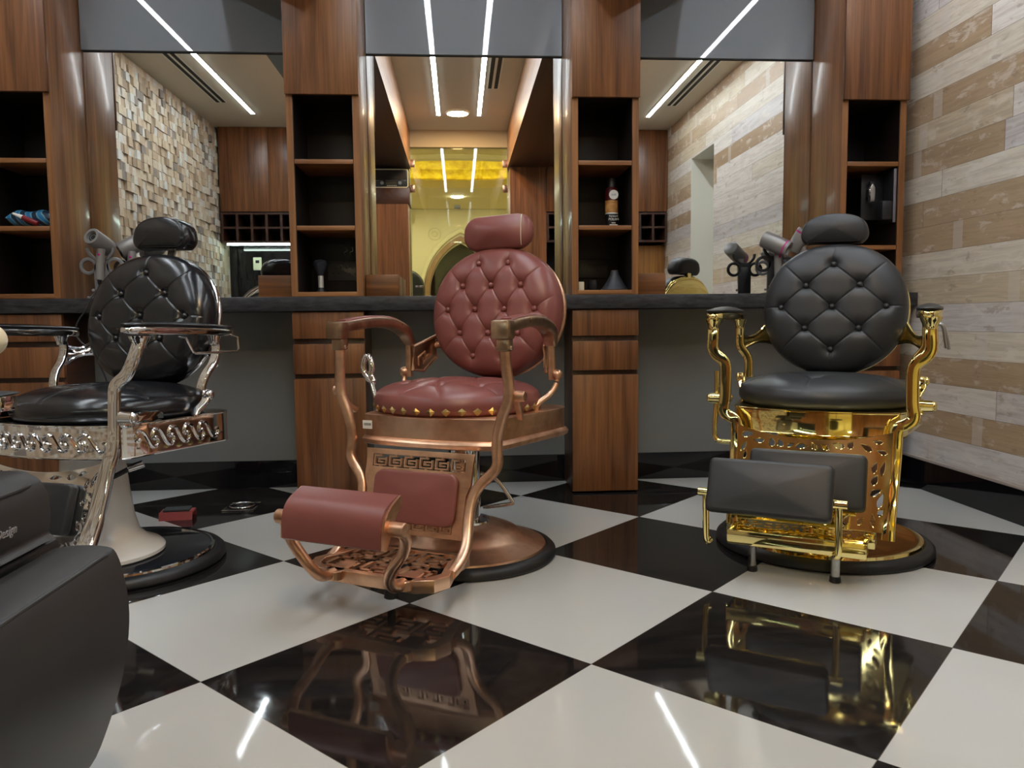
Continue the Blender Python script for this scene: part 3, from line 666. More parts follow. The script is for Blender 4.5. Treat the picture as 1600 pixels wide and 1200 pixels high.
def barber_chair(name, label, loc, yaw_deg, st):
    c = thing(name, label, 'barber chair', (loc[0], loc[1], 0), -math.radians(yaw_deg), None)
    K = st['kind']; MT, LE, DK = st['metal'], st['leather'], st['metal2']
    P = lambda mb, nm, mt, par=c, sm=40: mb.done(nm, mt, par, sm)
    # ---- base
    R = st['R']
    P(MB().lathe([(R-.055, .002), (R-.004, .002), (R, .008), (R-.002, .022), (R-.012, .032), (R-.028, .036), (R-.034, .030), (R-.055, .030)], seg=72), 'rubber_rim', 'rubber')
    if K == 'red':
        P(MB().lathe([(R-.033, .030), (R-.036, .040), (.20, .062), (.185, .070), (.17, .084), (.12, .104), (.098, .110), (.085, .112), (0, .113)], seg=72), 'base_cover', st['basemat'])
        P(MB().lathe([(.084, .1125), (.082, .118), (.07, .12), (0, .12)], seg=48), 'base_plate', 'chrome')
        P(MB().cyl((0, 0, .115), (0, 0, .40), .052, .052, 32), 'column', 'chrome')
    elif K == 'gold':
        P(MB().lathe([(R-.031, .030), (R-.036, .043), (R-.05, .046), (R-.062, .040), (.2, .034), (.12, .040), (.09, .055), (.07, .08), (.07, .2), (.06, .21), (.06, .37), (0, .37)], seg=72), 'base_cover', 'gold')
    else:
        P(MB().lathe([(R-.046, .0385), (R-.05, .040), (0, .040)], seg=72), 'base_cover', plain('dark_mirror_disc', (.018, .02, .026, 1), .03))
        P(MB().lathe([(R-.032, .030), (R-.035, .040), (R-.040, .043), (R-.0455, .041), (R-.0455, .036)], seg=72), 'base_ring', 'chrome')
        P(MB().lathe([(.190, .0405), (.198, .046), (.198, .056), (.188, .066), (.152, .082), (.125, .11), (.112, .16), (.102, .24), (.094, .32), (.09, .372), (0, .372)], (-.035, -.05, 0), seg=64), 'column', 'white_enamel')
    # ---- seat frame (apron)
    zt, zb = .484, st['zb']; fx, bxx, fy, by = st['fx'], st['bx'], -.245, .205
    out = []
    for i in range(13): t = i/12*2-1; out.append((fx*.80*t, fy-st['bow']*(1-t*t)))
    out += [(fx*.95, fy+.012), (fx, fy+.035)]
    for i in range(5): t = (i+1)/5; out.append((fx+(bxx-fx)*t, fy+.035+(by-fy-.10)*t))
    for i in range(1, 6): a = PI/2*i/5; out.append((bxx-.06+.06*math.cos(a), by-.06+.06*math.sin(a)))
    for i in range(1, 6): a = PI/2*i/5; out.append((-bxx+.06-.06*math.sin(a), by-.06+.06*math.cos(a)))
    for i in range(5): t = 1-(i+1)/5; out.append((-fx-(bxx-fx)*t, fy+.035+(by-fy-.10)*t))
    out += [(-fx*.95, fy+.012)]
    if K == 'red': lev = [(zb-.002, -.02), (zb, -.004), (zb+.004, .004), (zb+.016, .007), (zb+.024, .001), (zb+.027, -.006), (zt-.006, -.006), (zt-.002, -.004), (zt, -.008)]
    else: lev = [(zb, -.01), (zb+.001, 0), (zb+.004, .002), (zb+.008, 0), (zt-.007, 0), (zt-.004, .003), (zt-.001, .003), (zt, 0), (zt, -.01)]
    sfm = MB().loft(out, lev)
    if K == 'silver': pass
    sf = P(sfm, 'seat_frame', st['apron'], c, 30)
    if K == 'silver':
        zc_ = (zt+zb)/2
        w_ = scroll(MB(), (-fx*.8, fy-.002, zc_), (fx*.8, fy-.002, zc_), zc_, .026, 7, .0042, (0, -1, 0))
        for v in w_.b.verts: v.co.y -= st['bow']*max(0, 1-(v.co.x/(fx*.8))**2)
        P(w_, 'wave_moulding', MT, sf)
        dx = (bxx-fx)/(by-fy-.10)
        for s_ in (1, -1): P(scroll(MB(), (s_*(fx+.014*dx+.001), fy+.049, zc_), (s_*(bxx-.02*dx+.001), by-.085, zc_), zc_, .028, 5, .0046, (s_, 0, 0)), 'wave_moulding', MT, sf)
    if K == 'red':
        sk = MB().prism(rrect(.034, .026, .001, 2), frame((-.205, fy-.001, .452), (1, 0, 0), (0, 0, 1)), .0005, .0012); sk = P(sk, 'barcode_sticker', 'white', sf, 0)
        bm_ = MB(); rb = random.Random(2); u = -.0125
        while u < .0125: w2 = rb.choice((.0006, .0012)); bm_.prism([(u, -.003), (u+w2, -.003), (u+w2, .005), (u, .005)], frame((-.205, fy-.001, .452), (1, 0, 0), (0, 0, 1)), .0012, .0014); u += w2+rb.choice((.0006, .001))
        P(bm_, 'barcode', 'hole', sk, 0)
    P(MB().box(-.13, .13, -.14, .14, .372, zb-.001 if K != 'red' else zb-.004, bev=.01), 'seat_mount', 'black_plastic' if K != 'gold' else 'gold')
    # ---- seat cushion
    sx, sy_ = st['seat']; so = st.get('seat_off', (0, 0))
    frs = frame((so[0], so[1], .530), (1, 0, 0), (0, 1, 0))
    if K == 'red': sb, scr = [(-.12, -.10), (0, -.14), (.12, -.10), (-.06, .02), (.06, .02), (0, .14)], [((-.12, -.10), (-.24, -.16)), ((-.12, -.10), (-.20, .05)), ((-.12, -.10), (-.06, .02)), ((0, -.14), (-.06, .02)), ((0, -.14), (.06, .02)), ((0, -.14), (-.08, -.26)), ((0, -.14), (.08, -.26)), ((.12, -.10), (.06, .02)), ((.12, -.10), (.24, -.16)), ((.12, -.1), (.2, .05)), ((-.06, .02), (0, .14)), ((.06, .02), (0, .14)), ((-.06, .02), (-.2, .16)), ((.06, .02), (.2, .16))]
    elif K == 'gold': sb, scr = [(-.02, -.10)], [((-.02, -.10), (-.03, -.262)), ((-.15, .0), (-.25, -.1)), ((.14, -.02), (.235, -.12)), ((-.02, -.10), (.12, .1)), ((-.02, -.1), (-.16, .1))]
    else: sb, scr = [(-.12, -.06), (0, .04), (.12, -.06)], [((-.12, -.06), (-.16, -.26)), ((0, .04), (.0, -.27)), ((.12, -.06), (.25, -.12)), ((-.12, -.06), (0, .04)), ((0, .04), (.12, -.06)), ((0, .04), (.2, .2)), ((0, .04), (-.2, .2))]
    side = [(1.012, -.006), (1.016, -.016), (1.012, -.026), (.995, -.036), (.965, -.0445)]
    seat = P(tufted(frs, sx, sy_, .052, side, sb, scr, 150, .024, .0048, 3.2, .55, .003, .026, 2.0, .6), 'seat_cushion', LE, c, 80)
    if K == 'red':
        for i in range(36):
            a = 2*PI*i/36; n_ = Vector((math.cos(a), math.sin(a), -.35)).normalized(); p = Vector((so[0]+sx*1.004*math.cos(a), so[1]+sy_*1.004*math.sin(a), .502))
            f2 = frame(p, (-math.sin(a), math.cos(a), 0), (0, 0, 1)); w2 = .0155
            m2 = MB(); bse = [f2 @ Vector(q) for q in ((w2, 0, 0), (0, w2, 0), (-w2, 0, 0), (0, -w2, 0))]; tip = p+Vector((math.cos(a), math.sin(a), 0))*.008
            m2.add(bse+[tip], [(0, 1, 4), (1, 2, 4), (2, 3, 4), (3, 0, 4), (3, 2, 1, 0)]); P(m2, 'stud', 'brass', seat, 0)
    # ---- backrest
    ph = math.radians(st['recline']); bo = Vector(st['back']); ev = Vector((0, math.sin(ph), math.cos(ph)))
    frb = frame(bo, (1, 0, 0), ev); brx, brz = st['br']
    if K == 'red':
        rows = [(.160, (-.055, .055)), (.082, (-.109, 0, .109)), (0, (-.163, -.055, .055, .163)), (-.082, (-.109, 0, .109)), (-.160, (-.055, .055))]
    else:
        rows = [(.150, (0,)), (.076, (-.088, .088)), (0, (-.172, 0, .172)), (-.076, (-.088, .088)), (-.150, (0,))]
    bt = [(x, z) for z, xs in rows for x in xs]; cr = []
    for i in range(len(rows)-1):
        for x in rows[i][1]:
            for x2 in rows[i+1][1]:
                if abs(x-x2) < .10: cr.append(((x, rows[i][0]), (x2, rows[i+1][0])))
    def toedge(x, z, dx, dz):
        L_ = math.hypot(dx, dz); t = 0
        while ((x+dx*t)/brx)**2+((z+dz*t)/brz)**2 < .93: t += .02
        cr.append(((x, z), (x+dx*t, z+dz*t)))
    if K == 'red':
        for s_ in (-1, 1):
            toedge(s_*.055, .16, s_*.01, .3); toedge(s_*.109, .082, s_*.3, .3); toedge(s_*.163, 0, s_*.3, .22); toedge(s_*.163, 0, s_*.3, -.22); toedge(s_*.109, -.082, s_*.3, -.3); toedge(s_*.055, -.16, s_*.05, -.3)
    else:
        toedge(0, .15, 0, .3); toedge(0, -.15, 0, -.3)
        for s_ in (-1, 1): toedge(s_*.172, 0, s_*.3, 0); toedge(s_*.088, .076, s_*.3, .3); toedge(s_*.088, -.076, s_*.3, -.3)
    bk = P(tufted(frb, brx, brz, .062, [(1.012, -.010), (1.012, -.022), (1.0, -.034), (.975, -.042)], bt, cr, 200, .020, .0036, 4.5, .5, .0026, .024, 2.15, .75 if K == 'red' else .35), 'backrest', LE, c, 80)
    for u, v in bt:
        q = frb @ Vector((u, v, .062*max(0, 1-math.hypot(u/brx, v/brz)**4.5)**.5-.017)); P(MB().ball(q, .0105, (1, 1, 1), 14), 'button', LE, bk, 60)
    sh = [(brx*1.0*math.cos(2*PI*i/72), brz*1.0*math.sin(2*PI*i/72)) for i in range(72)]
    shm = MB().cushion(sh, frb @ Matrix.Translation((0, 0, -.043)) @ Matrix.Diagonal((1, 1, -1, 1)), .022, (.05,), .012)
    shl = P(shm, 'back_shell', MT if K != 'red' else 'copper', c)
    P(MB().sweep([frb @ Vector((u*1.0, v*1.0, -.045)) for u, v in sh], circ(.008, .010, 10), frb.to_3x3() @ Vector((0, 0, 1)), closed=True), 'back_rim', MT, c)
    # ---- headrest
    hz = st['head']; hc_ = Vector(hz['c']); hp = math.radians(hz['tilt']); fh = frame(hc_, (math.cos(hz.get('lean', 0)), 0, math.sin(hz.get('lean', 0))), (0, math.sin(hp), math.cos(hp)))
    if K == 'red':
        cap = MB().cushion(rrect(.262, .122, .055, 10), fh @ Matrix.Translation((0, 0, -.03)), .055, (.20,), .028, .03, rect=True)
        hd = P(cap, 'headrest', LE, c, 70)
        P(MB().tube([fh @ Vector((.094+.008*math.cos(a), .0535*math.sin(a), .011+.027*math.cos(a))) for a in [PI*.88*(i/16-.5) for i in range(17)]], .0015, seg=6), 'seam', 'cream', hd)
    else:
        W2, Hh = hz['w']/2, hz['h']
        o2 = [(-W2*.62, -Hh*.42), (W2*.62, -Hh*.46), (W2*.86, -Hh*.42), (W2, -Hh*.22), (W2*.99, .02*Hh), (W2*.88, Hh*.28), (W2*.62, Hh*.46), (W2*.3, Hh*.54), (0, Hh*.56), (-W2*.3, Hh*.54), (-W2*.62, Hh*.46), (-W2*.88, Hh*.28), (-W2*.99, .02*Hh), (-W2, -Hh*.22), (-W2*.86, -Hh*.42)]
        o2 = [(p.x, p.y) for p in smooth([(u, v, 0) for u, v in o2], 75, True)]
        hd = P(MB().cushion(o2, fh @ Matrix.Translation((0, 0, -.045)), .075, (.12,), .016, .012), 'headrest', LE, c, 70)
        cu = sum(p[0] for p in o2)/len(o2); cv = sum(p[1] for p in o2)/len(o2)
        P(MB().tube([fh @ Vector((cu+(u-cu)*.90, cv+(v-cv)*.90, .026)) for u, v in o2], .0028, closed=True, seg=8), 'piping', LE, hd)
    st0 = frb @ Vector((0, brz*.88, -.06)); st1 = fh @ Vector((0, -.02, -.05))
    P(MB().sweep([st0, st0*.5+st1*.5, st1], rrect(.030, .008, .002), (0, 1, 0)), 'headrest_stem', 'steel' if K != 'gold' else 'gold')
    # ---- armrests and supports
    for s_ in (1, -1):
        fl = (lambda q: [(s_*x, y, z) for x, y, z in q])
        fo = st.get('xo', 0)
        if K == 'red':
            ap = fl([(.278, -.300, .748), (.278, -.265, .752), (.278, -.20, .760), (.277, -.10, .766), (.274, 0, .760), (.27, .075, .735), (.266, .110, .690)])
            am = P(MB().sweep(ap, rrect(.034, .054, .012, 4), (1, 0, 0), 42, scl=lambda t: 1.02 if t < .85 else 1.02-(t-.85)*1.6), 'armrest', 'copper_dark', c)
            pp = [(x, y, z+.012) for x, y, z in ap[1:6]]
            P(MB().sweep(pp, rrect(.020, .038, .007, 4), (1, 0, 0), 36), 'arm_pad', LE, am)
            P(MB().box(s_*.278-.028, s_*.278+.028, -.312, -.262, .716, .770, bev=.008), 'arm_cap', 'copper_dark', am)
            P(MB().box(s_*.278-.019, s_*.278+.019, -.295, -.258, .682, .720, bev=.006), 'arm_socket', 'copper_dark', am)
            P(MB().cyl((s_*.278-.0245, -.276, .692), (s_*.278+.0245, -.276, .692), .006), 'bolt', 'chrome', am)
            post = [(.278, -.276, .700), (.279, -.275, .645), (.287, -.27, .590), (.284, -.268, .540), (.262, -.268, .495), (.248, -.268, .440), (.246, -.268, .395), (.252, -.272, .365), (.238, -.278, .335), (.202, -.29, .305), (.184, -.305, .265), (.182, -.325, .210), (.192, -.352, .165), (.200, -.385, .130), (.198, -.425, .104), (.196, -.458, .094)]
            P(MB().sweep(fl(post), rrect(.025, .030, .009, 3), (1, 0, 0), 90, relax=14), 'side_post', MT)
            P(MB().cyl((s_*.295, -.245, .555), (s_*.325, -.245, .555), .017, .015), 'knob', MT); P(MB().sweep(fl([(.298, -.245, .55), (.296, -.22, .51), (.286, -.19, .487)]), rrect(.016, .02, .005), (1, 0, 0), 10), 'knob_bracket', MT)
            P(MB().sweep(fl([(.268, .105, .700), (.268, .107, .65), (.270, .108, .575)]), rrect(.022, .018, .005), (0, 1, 0), 12), 'rear_post', MT)
            P(MB().ball((s_*.288, .106, .592), .018), 'joint', MT)
            P(MB().tube(fl([(.288, .106, .588), (.286, .100, .560), (.272, .075, .530), (.250, .035, .505), (.242, .03, .482)]), .0095, 24), 'rear_link', MT)
            o3 = [(.246, .10, .680), (.215, .20, .716), (.215, .205, .640), (.236, .15, .594), (.250, .10, .600)]
            q3 = [Vector(v) for v in fl(o3)]; fb = frame(q3[0], q3[1]-q3[0], q3[4]-q3[0]); inv = fb.inverted(); pl2 = [tuple((inv @ v)[:2]) for v in q3]
            br = P(MB().prism(pl2, fb, -.003, .003, .001), 'back_bracket', 'copper_dark')
            bo_ = MB(); ln = [v for v in q3]; bo_.tube(ln, .0065, closed=True, seg=8)
            cxy = sum((v for v in q3), Vector())/5; U = (q3[1]-q3[0]).normalized(); V = Vector((0, 0, 1)); Wn = U.cross(V).normalized()
            for path in ([(-.034, -.012), (-.034, .016), (.0, .016), (.0, -.006), (.018, -.006)], [(.034, .016), (.034, -.018), (-.012, -.018), (-.012, .004)]):
                for sg in (1, -1): bo_.sweep([cxy+U*a+V*(b+a*.3)+Wn*.005*sg for a, b in path], rrect(.006, .005, .001, 2), Wn)
            P(bo_, 'fret', MT, br)
            P(MB().cyl(bo+Vector((s_*.15, .01, -.10)), Vector((s_*.222, .205, .68)), .012), 'back_pin', MT)
        else:
            L0, L1 = st['arm']; za = st['za']; ax = st['ax']
            o4 = []
            for i in range(40):
                a = 2*PI*i/40; y = math.sin(a); o4.append((.036*math.copysign(abs(math.cos(a))**.7, math.cos(a))*(1-.12*y), (L0+L1)/2+(L1-L0)/2*math.copysign(abs(y)**.75, y)))
            fa = frame((s_*ax, 0, za), (1, 0, 0), (0, 1, st.get('arise', 0)))
            am = P(MB().cushion(o4, fa @ Matrix.Translation((0, 0, -.026)), .022, (.06,), .0), 'armrest', MT)
            P(MB().cushion(o4, fa @ Matrix.Translation((0, 0, -.0035)) , .010, (.10,), .012 if K == 'gold' else .006), 'arm_pad', LE, am)
            post = st['post']; rear = st['rear']
            P(MB().lathe([(0, .0), (.030, 0), (.026, -.010), (.018, -.022), (.016, -.034), (0, -.036)], (s_*post[0][0], post[0][1], za-.024), 24), 'arm_socket', MT, am)
            P(MB().lathe([(0, .0), (.024, 0), (.022, -.008), (.016, -.022), (.014, -.034), (0, -.036)], (s_*rear[0][0], rear[0][1], za-.024), 24), 'arm_socket', MT, am)
            P(MB().sweep(fl(post), rrect(.015 if K == 'gold' else .017, .036, .005, 3), (1, 0, 0), 110, scl=st.get('pscl'), relax=5), 'side_post', MT)
            P(MB().sweep(fl(rear), rrect(.016, .030, .005, 3), (1, 0, 0), 60, relax=8), 'rear_post', MT)
            e = rear[-1]
            P(MB().cyl((s_*(e[0]+.016), e[1], e[2]), (s_*(e[0]+.034), e[1], e[2]), .017, .015).ball((s_*(e[0]+.036), e[1], e[2]), .015, (.6, 1, 1)), 'joint', MT)
            P(MB().sweep(fl([(e[0]+.022, e[1], e[2]), (e[0]+.022, e[1]-.012, e[2]-.022), (e[0]+.010, e[1]-.032, e[2]-.045), (e[0]+.006, e[1]-.044, .4845)]), rrect(.014, .026, .004), (1, 0, 0), 18), 'rear_link', MT)
            kx = st['kx']
            P(MB().cyl((s_*kx, -.245, .508), (s_*(kx+.045), -.245, .508), .018, .016).ball((s_*(kx+.046), -.245, .508), .015, (.6, 1, 1)), 'knob', MT)
            P(MB().prism([(-.10, .4845), (-.10, .506), (-.125, .516), (-.15, .510), (-.17, .520), (-.20, .510), (-.235, .512), (-.255, .4845)], Matrix(((0, 0, 1, s_*(kx+.012)), (1, 0, 0, 0), (0, 1, 0, 0), (0, 0, 0, 1))), -.008, .008, .003), 'knob_bracket', MT)
            # saddle between rear post and back
            r1 = Vector((s_*rear[1][0], rear[1][1], rear[1][2])); sd = MB(); ng = 10; A = []
            tgt_t = frb @ Vector((s_*brx*.985, -brz*.22, -.035)); tgt_b = frb @ Vector((s_*brx*.88, -brz*.52, -.035))
            for i in range(ng+1):
                t = i/ng; pt = Vector((s_*(rear[1][0]-.004), rear[1][1]+.012, rear[1][2]+.002)).lerp(tgt_t, t); pb = Vector((s_*(rear[2][0]), rear[2][1]+.012, rear[2][2]-.012)).lerp(tgt_b, t)
                sag = math.sin(PI*t)*.022; pt.z -= sag; pb.z += sag*.8; A.append((pt, pb))
            vs = []; 
            for pt, pb in A:
                nn = 9
                for j in range(nn):
                    tt = j/(nn-1); p = pt.lerp(pb, tt); vs.append(p+Vector((s_*-.010*math.sin(PI*tt), -.008*math.sin(PI*tt), 0)))
            sd.add(vs, [(i*9+j, (i+1)*9+j, (i+1)*9+j+1, i*9+j+1) for i in range(ng) for j in range(8)])
            bmesh.ops.solidify(sd.b, geom=list(sd.b.faces), thickness=.008)
            sd.tube([a for a, _ in A], .007, seg=8); sd.tube([b for _, b in A], .007, seg=8)
            P(sd, 'back_bracket', MT)
    if K == 'silver':
        P(MB().tube([(.315, -.06, .728), (.335, -.055, .726), (.338, -.03, .682), (.338, -.02, .678), (.338, .185, .676), (.338, .192, .684), (.338, .192, .722), (.318, .19, .726)], .004, seg=10), 'towel_bar', 'chrome')
        P(MB().tube([(-.075, -.165, .252), (-.06, -.155, .245), (.02, -.165, .268), (.085, -.09, .305), (.11, -.05, .325)], .008, 24), 'pump_lever', 'rubber'); P(MB().cyl((.105, -.058, .322), (.14, -.03, .335), .012).cyl((-.10, -.165, .252), (-.066, -.165, .250), .011), 'lever_tip', 'chrome')
    if K == 'gold':
        P(MB().tube([(-.312, -.20, .595), (-.312, -.20, .54), (-.314, -.20, .47), (-.318, -.2, .395), (-.312, -.2, .368), (-.296, -.2, .360), (-.250, -.2, .360)], .0085, 40), 'recline_lever', MT)
        P(MB().cyl((-.32, -.2, .50), (-.275, -.2, .50), .016), 'lever_pivot', MT)
        P(MB().tube([(.318, -.22, .745), (.340, -.215, .742), (.352, -.21, .70), (.358, -.208, .672)], .005, 12).tube([(.318, -.235, .745), (.338, -.23, .74), (.346, -.226, .70), (.350, -.224, .676)], .004, 12), 'arm_release', 'steel')
    if K == 'red':
        P(MB().tube([(-.225, -.15, .47), (-.243, -.145, .53), (-.262, -.14, .585)], .008, 10), 'recline_lever', 'chrome')
        P(MB().tube([(-.252, -.14, .575), (-.262, -.138, .60), (-.258, -.136, .625), (-.272, -.134, .655), (-.288, -.134, .65), (-.292, -.136, .62), (-.278, -.138, .59)], .010, 40, closed=True), 'lever_grip', 'chrome')
        P(MB().tube([(.03, .06, .26), (.075, .09, .235), (.125, .10, .168), (.128, .10, .160), (.118, .10, .155), (.02, .10, .134)], .0065, 40), 'pump_lever', 'chrome')
    # ---- leg panel
    pz = st['panel']; A0, A1 = Vector(pz['top']), Vector(pz['bot'])
    fp = frame(A0, (1, 0, 0), (A0-A1)); Hp = (A0-A1).length
    cu_ = pz['cush']   # x0 x1 v0 v1 (v measured down from top as negative)
    if K == 'red':
        wt, wb_ = .182, .166; k1 = MB()
        f_out = [(-wt, 0), (wt, 0), (wt*.98, -.03), (wb_+.012, -.085), (wb_, -.12), (wb_, -Hp), (-wb_, -Hp), (-wb_, -.12), (-wb_-.012, -.085), (-wt*.98, -.03)]
        h1 = [(-.158, -.014), (.158, -.014), (.158, -.054), (-.158, -.054)]; h2 = [(-.135, -Hp+.012), (.135, -Hp+.012), (.135, -Hp+.040), (-.135, -Hp+.040)]
        pn = curve_mesh('leg_panel', f_out, [h1, h2], fp, .010, MT, c, .0012)
        key_bars(k1, fp, -.158, .158, -.054, -.014, 6, .0052, -.004, .005); P(k1, 'greek_key', MT, pn, 0)
        k2 = MB(); key_bars(k2, fp, -.135, .135, -Hp+.012, -Hp+.040, 6, .004, -.004, .005); P(k2, 'greek_key', MT, pn, 0)
    else:
        wt, wb_ = pz['wt'], pz['wb']
        f_out = [(-wt, .006)]+[(-wt+2*wt*i/16, .006-.036*math.sin(PI*i/16)**.8) for i in range(1, 16)]+[(wt, .006), (wb_, -Hp), (-wb_, -Hp)]
        f_out = f_out[::-1]
        holes = pierced(f_out, (cu_[0], cu_[1], cu_[2], cu_[3]), 5 if K == 'gold' else 9)
        pn = curve_mesh('leg_panel', f_out, holes, fp, .010, MT, c, .0015)
    P(MB().cushion(rrect(cu_[1]-cu_[0], cu_[3]-cu_[2], .028 if K == 'red' else .016, 5, (cu_[0]+cu_[1])/2, (cu_[2]+cu_[3])/2), fp @ Matrix.Translation((0, 0, .0062)), .014 if K == 'red' else .03, (.05,), .010, rect=True), 'calf_pad', LE if K != 'silver' else 'black_matte', pn, 70)
    # ---- foot plate
    if K == 'red':
        z1, z0 = .104, .074; rim = MB()
        o5 = [(-.20, -.462), (-.215, -.50), (-.20, -.535), (-.17, -.560), (.14, -.560), (.178, -.575), (.205, -.55), (.215, -.50), (.20, -.462), (.185, -.40), (.185, -.315), (-.185, -.315), (-.185, -.40)]
        o5 = [(p.x, p.y) for p in (Vector(q) for q in [(-.197, -.45), (-.214, -.50), (-.196, -.548), (-.155, -.572), (.155, -.572), (.196, -.548), (.214, -.50), (.197, -.45), (.178, -.39), (.178, -.318), (-.178, -.318), (-.178, -.39)])]
        inn = [(u*.88, -.445+(v+.445)*.86) for u, v in o5]
        fpl = frame((0, 0, (z0+z1)/2), (1, 0, 0), (0, 1, 0))
        pl_ = curve_mesh('foot_plate', o5[::-1], [inn[::-1]], fpl, z1-z0, MT, c, .002)
        kb = MB(); f6 = frame((0, 0, z1-.008), (1, 0, 0), (0, 1, 0))
        key_bars(kb, f6, -.172, .172, -.552, -.445, 3, .0125, 0, .008); key_bars(kb, f6, -.158, .158, -.445, -.33, 3, .0125, 0, .008)
        for x in (-.098, .118): kb.prism(rrect(.055, .10, .02, 4, x, -.545), f6, -.016, .010, .003)
        P(kb, 'greek_key', MT, pl_, 0)
        P(MB().cyl((0, -.448, .012), (0, -.448, .08), .012, .012).cyl((0, -.448, .0), (0, -.448, .022), .020, .018), 'foot_stop', 'rubber')
        # flip-out rest
        x0, x1 = -.152, .152; ox = .012; pr = []
        for i in range(11):
            t = i/10; y = -.728+.085*t; z = .228+.116*t; bu = .030*math.sin(PI*t); pr.append((y-bu*.80, z+bu*.58))
        bk_ = [(-.640, .318), (-.668, .296), (-.700, .240), (-.712, .222)]
        sec = [pr[0]]+pr[1:]+bk_
        fd = MB(); n = len(sec)
        fd.add([(ox+x0, y, z) for y, z in sec]+[(ox+x1, y, z) for y, z in sec], [(i, (i+1) % n, n+(i+1) % n, n+i) for i in range(n)]+[tuple(range(n)), tuple(range(n, 2*n))])
        fo_ = P(fd, 'foot_rest', MT, c, 30)
        ld_ = MB(); sec2 = [(y-.006*math.sin(PI*min(1, max(0, i/10)))-.002, z+.004*math.sin(PI*i/10)+.0015) for i, (y, z) in enumerate(pr)]; q0 = [(y+.004, z-.003) for y, z in pr]
        s3 = sec2+q0[::-1]; n = len(s3)
        lx0, lx1 = ox+x0+.006, ox+x1-.006
        ld_.add([(lx0, y, z) for y, z in s3]+[(lx1, y, z) for y, z in s3], [(i, (i+1) % n, n+(i+1) % n, n+i) for i in range(n)]+[tuple(range(n)), tuple(range(n, 2*n))])
        P(ld_, 'foot_pad', LE, fo_, 50)
        for s_ in (1, -1):
            ar_ = [(ox+s_*.176, -.690, .272), (ox+s_*.180, -.672, .245), (ox+s_*.168, -.668, .205), (ox+s_*.142, -.668, .172), (ox+s_*.120, -.658, .138), (ox+s_*.112, -.632, .108), (ox+s_*.112, -.604, .098), (ox+s_*.108, -.575, .098)]
            P(MB().tube(ar_, .0145, 50, seg=14), 'rest_arm', MT, fo_)
            P(MB().cyl((ox+s_*.150, -.690, .272), (ox+s_*.192, -.690, .272), .0185), 'pivot', MT, fo_)
    else:
        pf = st['plate']; f6 = frame((pf['cx'], 0, pf['z']-.010), (1, 0, 0), (0, 1, 0)); w_ = pf['w']/2
        o6 = [(-w_, pf['y0']), (w_, pf['y0']), (w_, pf['y1']), (-w_, pf['y1'])]
        hs = pierced(o6, None, 21, 60, (.03, .05), (.014, .02), .009)
        pl_ = curve_mesh('foot_plate', o6, hs, f6, .010, MT, c, .001)
        rb = MB(); rb.box(pf['cx']-w_-.004, pf['cx']+w_+.004, pf['y0']-.012, pf['y0']-.001, pf['z']-.042, pf['z'], bev=.002)
        for s_ in (-1, 1): rb.box(pf['cx']+s_*w_-.006, pf['cx']+s_*w_+.006, pf['y0']-.010, pf['y1'], pf['z']-.042, pf['z']-.001, bev=.002)
        P(rb, 'plate_rim', MT, pl_)
        for x in pf['legs']:
            lg = P(MB().cyl((x, pf['ly'], .014), (x, pf['ly'], pf['z']-.02), .0125), 'leg', 'steel'); P(MB().cyl((x, pf['ly'], 0), (x, pf['ly'], .018), .0165, .0155), 'rubber_foot', 'rubber', lg)
        pd = st['pad']; f7 = frame(pd['c'], (1, 0, 0), (0, pd['n'][0], pd['n'][1]))
        fo_ = P(MB().prism(rrect(pd['w']-.02, pd['h']-.02, .01), f7, -.012, .001, .002), 'foot_rest', MT)
        P(MB().cushion(rrect(pd['w'], pd['h'], .014, 5), f7 @ Matrix.Translation((0, 0, .0015)), .040, (.05,), .010, rect=True), 'foot_pad', LE if K != 'silver' else 'black_matte', fo_, 70)
        for s_ in (-1, 1):
            x = pd['c'][0]+s_*(pd['w']/2+.012); yy, zz = pd['c'][1]+.002, pd['c'][2]-.02
            P(MB().cyl((x-s_*.022, yy, zz), (x+s_*.022, yy, zz), .0125), 'pivot', MT, fo_)
            P(MB().tube([(x, yy, zz), (x, yy+.002, zz-.04), (x, pf['y0']-.022, pf['z']-.02), (x-s_*.004, pf['y0']-.018, pf['z']-.042), (x-s_*.01, pf['y0']-.008, pf['z']-.036)], .0095, 30), 'rest_arm', MT, fo_)
            fl = (lambda q: [(s_*a+pf['cx']*b_, y, z) for (a, y, z), b_ in q])
            P(MB().box(pf['cx']+s_*w_-.010, pf['cx']+s_*w_+.022, pf['y1']-.05, pf['y1']+.012, pf['z']-.040, pf['z']+.004, bev=.004), 'plate_bracket', MT, pl_)
    return c

